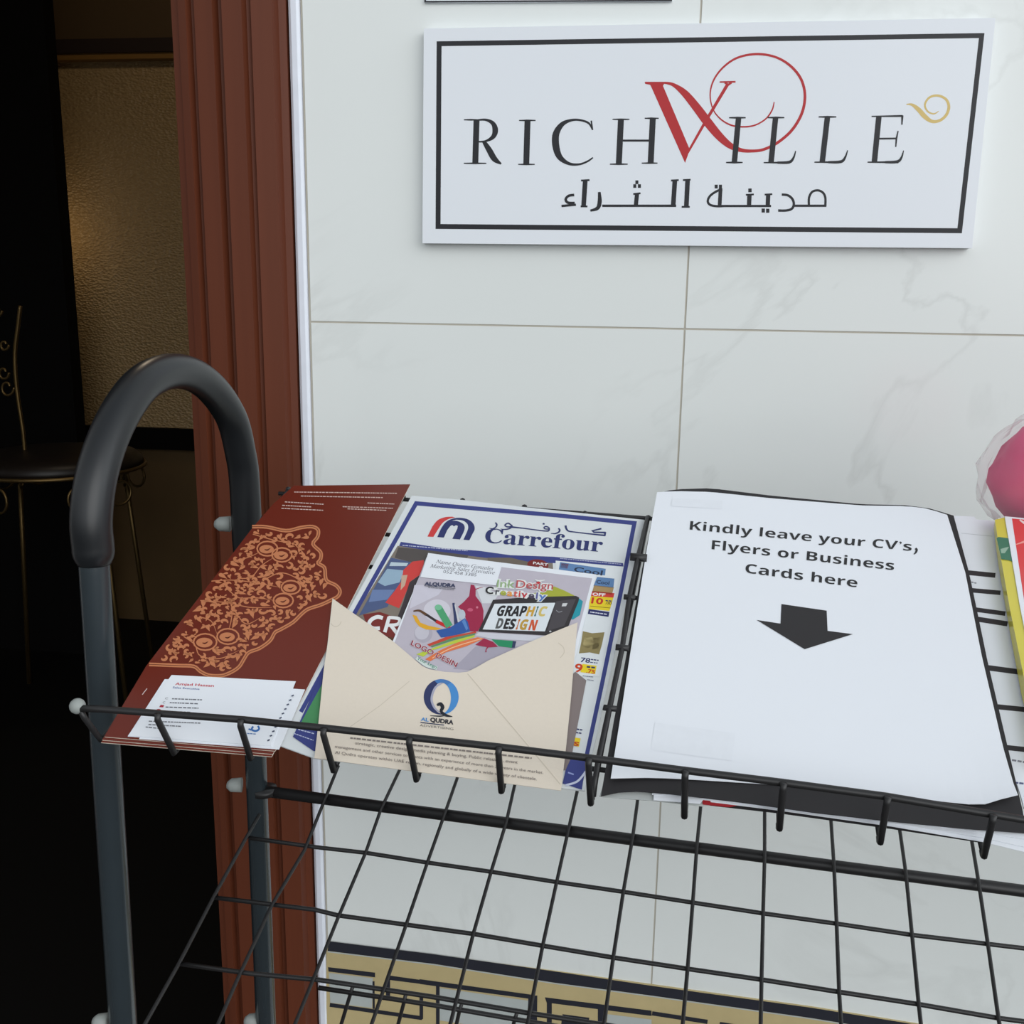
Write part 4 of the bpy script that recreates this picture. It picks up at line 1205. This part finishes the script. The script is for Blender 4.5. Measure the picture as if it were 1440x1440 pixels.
# --- booklet with yellow spine
def quad_block(bq, bo, tq, to):
    v = [TRAY.at(p, bo) for p in bq] + [TRAY.at(p, to) for p in tq]
    return v
YEL = mat('yellow_cover', (216, 204, 84), 0.3, coat=0.3); GRN = mat('green_spine_patch', (66, 122, 98), 0.3); CRV = mat('coral_red_cover', (222, 76, 76), 0.3, coat=0.3)
bk_root = empty('booklet', TRAY.at((1500, 900), 0.002))
tag(bk_root, 'thick booklet with yellow spine and coral red cover at the right end', 'booklet')
v = quad_block([(1399, 742), (1640, 772), (1720, 1120), (1462, 1082)], 0.002, [(1404, 728), (1650, 750), (1725, 1090), (1470, 1060)], 0.0110)
pgs = mk('page_block', v, [(0, 3, 2, 1), (4, 5, 6, 7), (0, 1, 5, 4), (1, 2, 6, 5), (2, 3, 7, 6), (3, 0, 4, 7)], M_PAPER, bk_root)
# spine wraps from the lower edge over to the cover
lowp = [(1397.5, 744), (1404, 795), (1416, 865), (1436, 975), (1461, 1085)]
midp = [(1399, 731), (1407, 782), (1420, 855), (1443, 968), (1469, 1078)]
higp = [(1414.5, 727), (1422, 776), (1434, 850), (1455, 960), (1480, 1066)]
vs = []
for i in range(5):
    vs += [TRAY.at(lowp[i], 0.003), TRAY.at(midp[i], 0.0112), TRAY.at(higp[i], 0.0116)]
fs = []; fm = []
for i in range(4):
    for k in range(2):
        fs.append((i * 3 + k, i * 3 + k + 1, i * 3 + k + 4, i * 3 + k + 3)); fm.append(0)
sp_ = mk('spine', vs, fs, [YEL], bk_root, fm=fm)
pr = Print(TRAY, 0.0119)
pr.poly(GRN, [(1401.5, 757), (1404, 755), (1419.5, 757), (1424, 790), (1420, 788), (1408, 786)])
pr.up(); pr.poly((150, 180, 160), [(1407, 772), (1414, 770), (1419, 769), (1413, 778), (1408, 778)])
pr.build('spine_patch', sp_)
cv = sheet('front_cover', TRAY, [(1413, 726), (1650, 748), (1725, 1088), (1479, 1062), (1455, 958), (1434, 850)], 0.0122, 0.0006, M_PAPER, bk_root)
pr = Print(TRAY, 0.0122)
pr.poly(CRV, [(1423, 729), (1645, 751), (1715, 1080), (1486, 1055), (1462, 958), (1441, 850)])
pr.up(); pr.line((240, 220, 216), [(1434, 731), (1446, 738), (1470, 742)], [2, 4, 3], 3); pr.line((240, 160, 150), [(1428, 766), (1450, 760), (1480, 764)], [1, 4, 3], 3)
pr.build('cover_print', cv)

# --- pink pouch in clear plastic
def blob(name, c, ax, m, parent=None, amp=0.12, freq=30, seed=0, n=28):
    vs = []; fs = []
    rings = n // 2
    for i in range(rings + 1):
        t = PI * i / rings
        for k in range(n):
            a = 2 * PI * k / n
            d = Vector((math.sin(t) * math.cos(a), math.sin(t) * math.sin(a), math.cos(t)))
            f = 1 + amp * noise.noise(d * freq * 0.1 + Vector((seed, 0, 0))) + amp * 0.5 * noise.noise(d * freq * 0.27 + Vector((0, seed, 0)))
            vs.append(c + RX * d.x * ax[0] * f + RS * d.y * ax[1] * f + RN * d.z * ax[2] * f)
    for i in range(rings):
        for k in range(n):
            k2 = (k + 1) % n
            fs.append((i * n + k, (i + 1) * n + k, (i + 1) * n + k2, i * n + k2))
    return mk(name, vs, fs, m, parent, True)
PINK = mat('pink_fabric', (228, 84, 130), 0.55, var=0.1, scale=40, bump=0.3)
pc = TRAY.at((1512, 668), 0.030)
pk = blob('pouch', pc, (0.058, 0.028, 0.054), PINK, amp=0.10, freq=22, seed=3)
tag(pk, 'pink fabric pouch wrapped in clear plastic at the right edge', 'pouch')
pb = blob('plastic_bag', TRAY.at((1512, 668), 0.030), (0.066, 0.034, 0.060), M_FILM, amp=0.10, freq=40, seed=9, n=44)
tag(pb, 'crumpled clear plastic bag around the pink pouch', 'bag')

# ================================================================== BAR STOOL IN THE DARK ROOM
YS = 1.75
SP = Plane((0, YS, 0), (0, -1, 0))
sc_ = SP.at((80, 650)); rx_ = abs(SP.at((190, 655)).x - SP.at((80, 655)).x)
stool = empty('bar_stool', (sc_.x, sc_.y, 0))
tag(stool, 'brass framed bar stool with scrolls in the dark room', 'stool')
b = MB()
rim = [Vector((sc_.x + rx_ * math.cos(t), sc_.y + rx_ * math.sin(t), SP.at((80, 655)).z)) for t in [2 * PI * k / 32 for k in range(33)]]
b.tube(rim, 0.006, 8, caps=False); b.build('seat_rim', M_GOLD, stool, True)
b = MB(); zc = SP.at((80, 655)).z
n = 28; prof = [(0.0, 0.05), (rx_ * 0.6, 0.048), (rx_ * 0.9, 0.038), (rx_ * 0.98, 0.018), (rx_ * 0.97, 0.0), (0.0, -0.004)]
vs = []; fs = []
for r_, h_ in prof:
    vs += [(sc_.x + max(r_, 1e-4) * math.cos(2 * PI * k / n), sc_.y + max(r_, 1e-4) * math.sin(2 * PI * k / n), zc + h_) for k in range(n)]
for i in range(len(prof) - 1):
    fs += [(i * n + k, i * n + (k + 1) % n, (i + 1) * n + (k + 1) % n, (i + 1) * n + k) for k in range(n)]
mk('seat', vs, fs, mat('dark_leather_seat', (24, 18, 15), 0.45), stool, True)
for a in (-0.55, 1.2, 2.6, 4.35):
    d = Vector((math.cos(a), math.sin(a), 0))
    top = Vector((sc_.x, sc_.y, zc)) + d * rx_ * 0.96
    bot = Vector((sc_.x, sc_.y, 0.0)) + d * rx_ * 1.25
    b = MB(); b.tube([top, top.lerp(bot, 0.4), bot], 0.0075, 8)
    leg = b.build('leg', M_GOLD, stool, True)
    s_ = [top - Vector((0, 0, 0.09)) - d * 0.004]
    side_ = Vector((-d.y, d.x, 0))
    for sg_ in (-1, 1):
        c0 = top - Vector((0, 0, 0.055)) + side_ * 0.06 * sg_
        pts = [top - Vector((0, 0, 0.10)), top - Vector((0, 0, 0.05)) + side_ * 0.02 * sg_] + [c0 + (side_ * sg_ * math.cos(t) + Vector((0, 0, 1)) * math.sin(t)) * 0.035 * (1 - 0.08 * t) for t in [2.4 - 0.7 * k for k in range(9)]]
        b = MB(); b.tube([Vector(p) for p in spline([tuple(p) for p in pts], 3)], 0.004, 6); b.build('scroll', M_GOLD, leg, True)
BKP = Plane((0, YS - 0.02, 0), (0, -1, 0))
bkf = None
off_x = BKP.at((-120, 520)).x - BKP.at((22, 520)).x
for pts, dx in (([(28.5, 430), (25, 460), (21, 495), (22, 530), (26, 565), (30, 590), (33, 612), (36, 652)], 0.0), ([(15, 430), (19, 460), (24, 495), (23, 530), (19, 565), (14, 590), (10, 612), (6, 652)], off_x)):
    b = MB()
    b.tube([BKP.at(p) + Vector((dx, 0.05 if dx else 0, 0)) for p in spline(pts, 4)], 0.006, 8)
    u_ = b.build('back_upright', M_GOLD, stool, True)
    bkf = bkf or u_
for cx, cy, r in ((-4, 437, 7), (6, 485, 6.5), (5, 524, 8), (10, 545, 10), (-20, 470, 12), (-22, 530, 14)):
    pts = [BKP.at((cx + r * (1 - 0.06 * k) * math.cos(0.6 * k), cy + r * 1.3 * (1 - 0.06 * k) * math.sin(0.6 * k))) for k in range(11)]
    b = MB(); b.tube([Vector(p) for p in spline([tuple(p) for p in pts], 3)], 0.004, 6); b.build('scroll', M_GOLD, bkf, True)
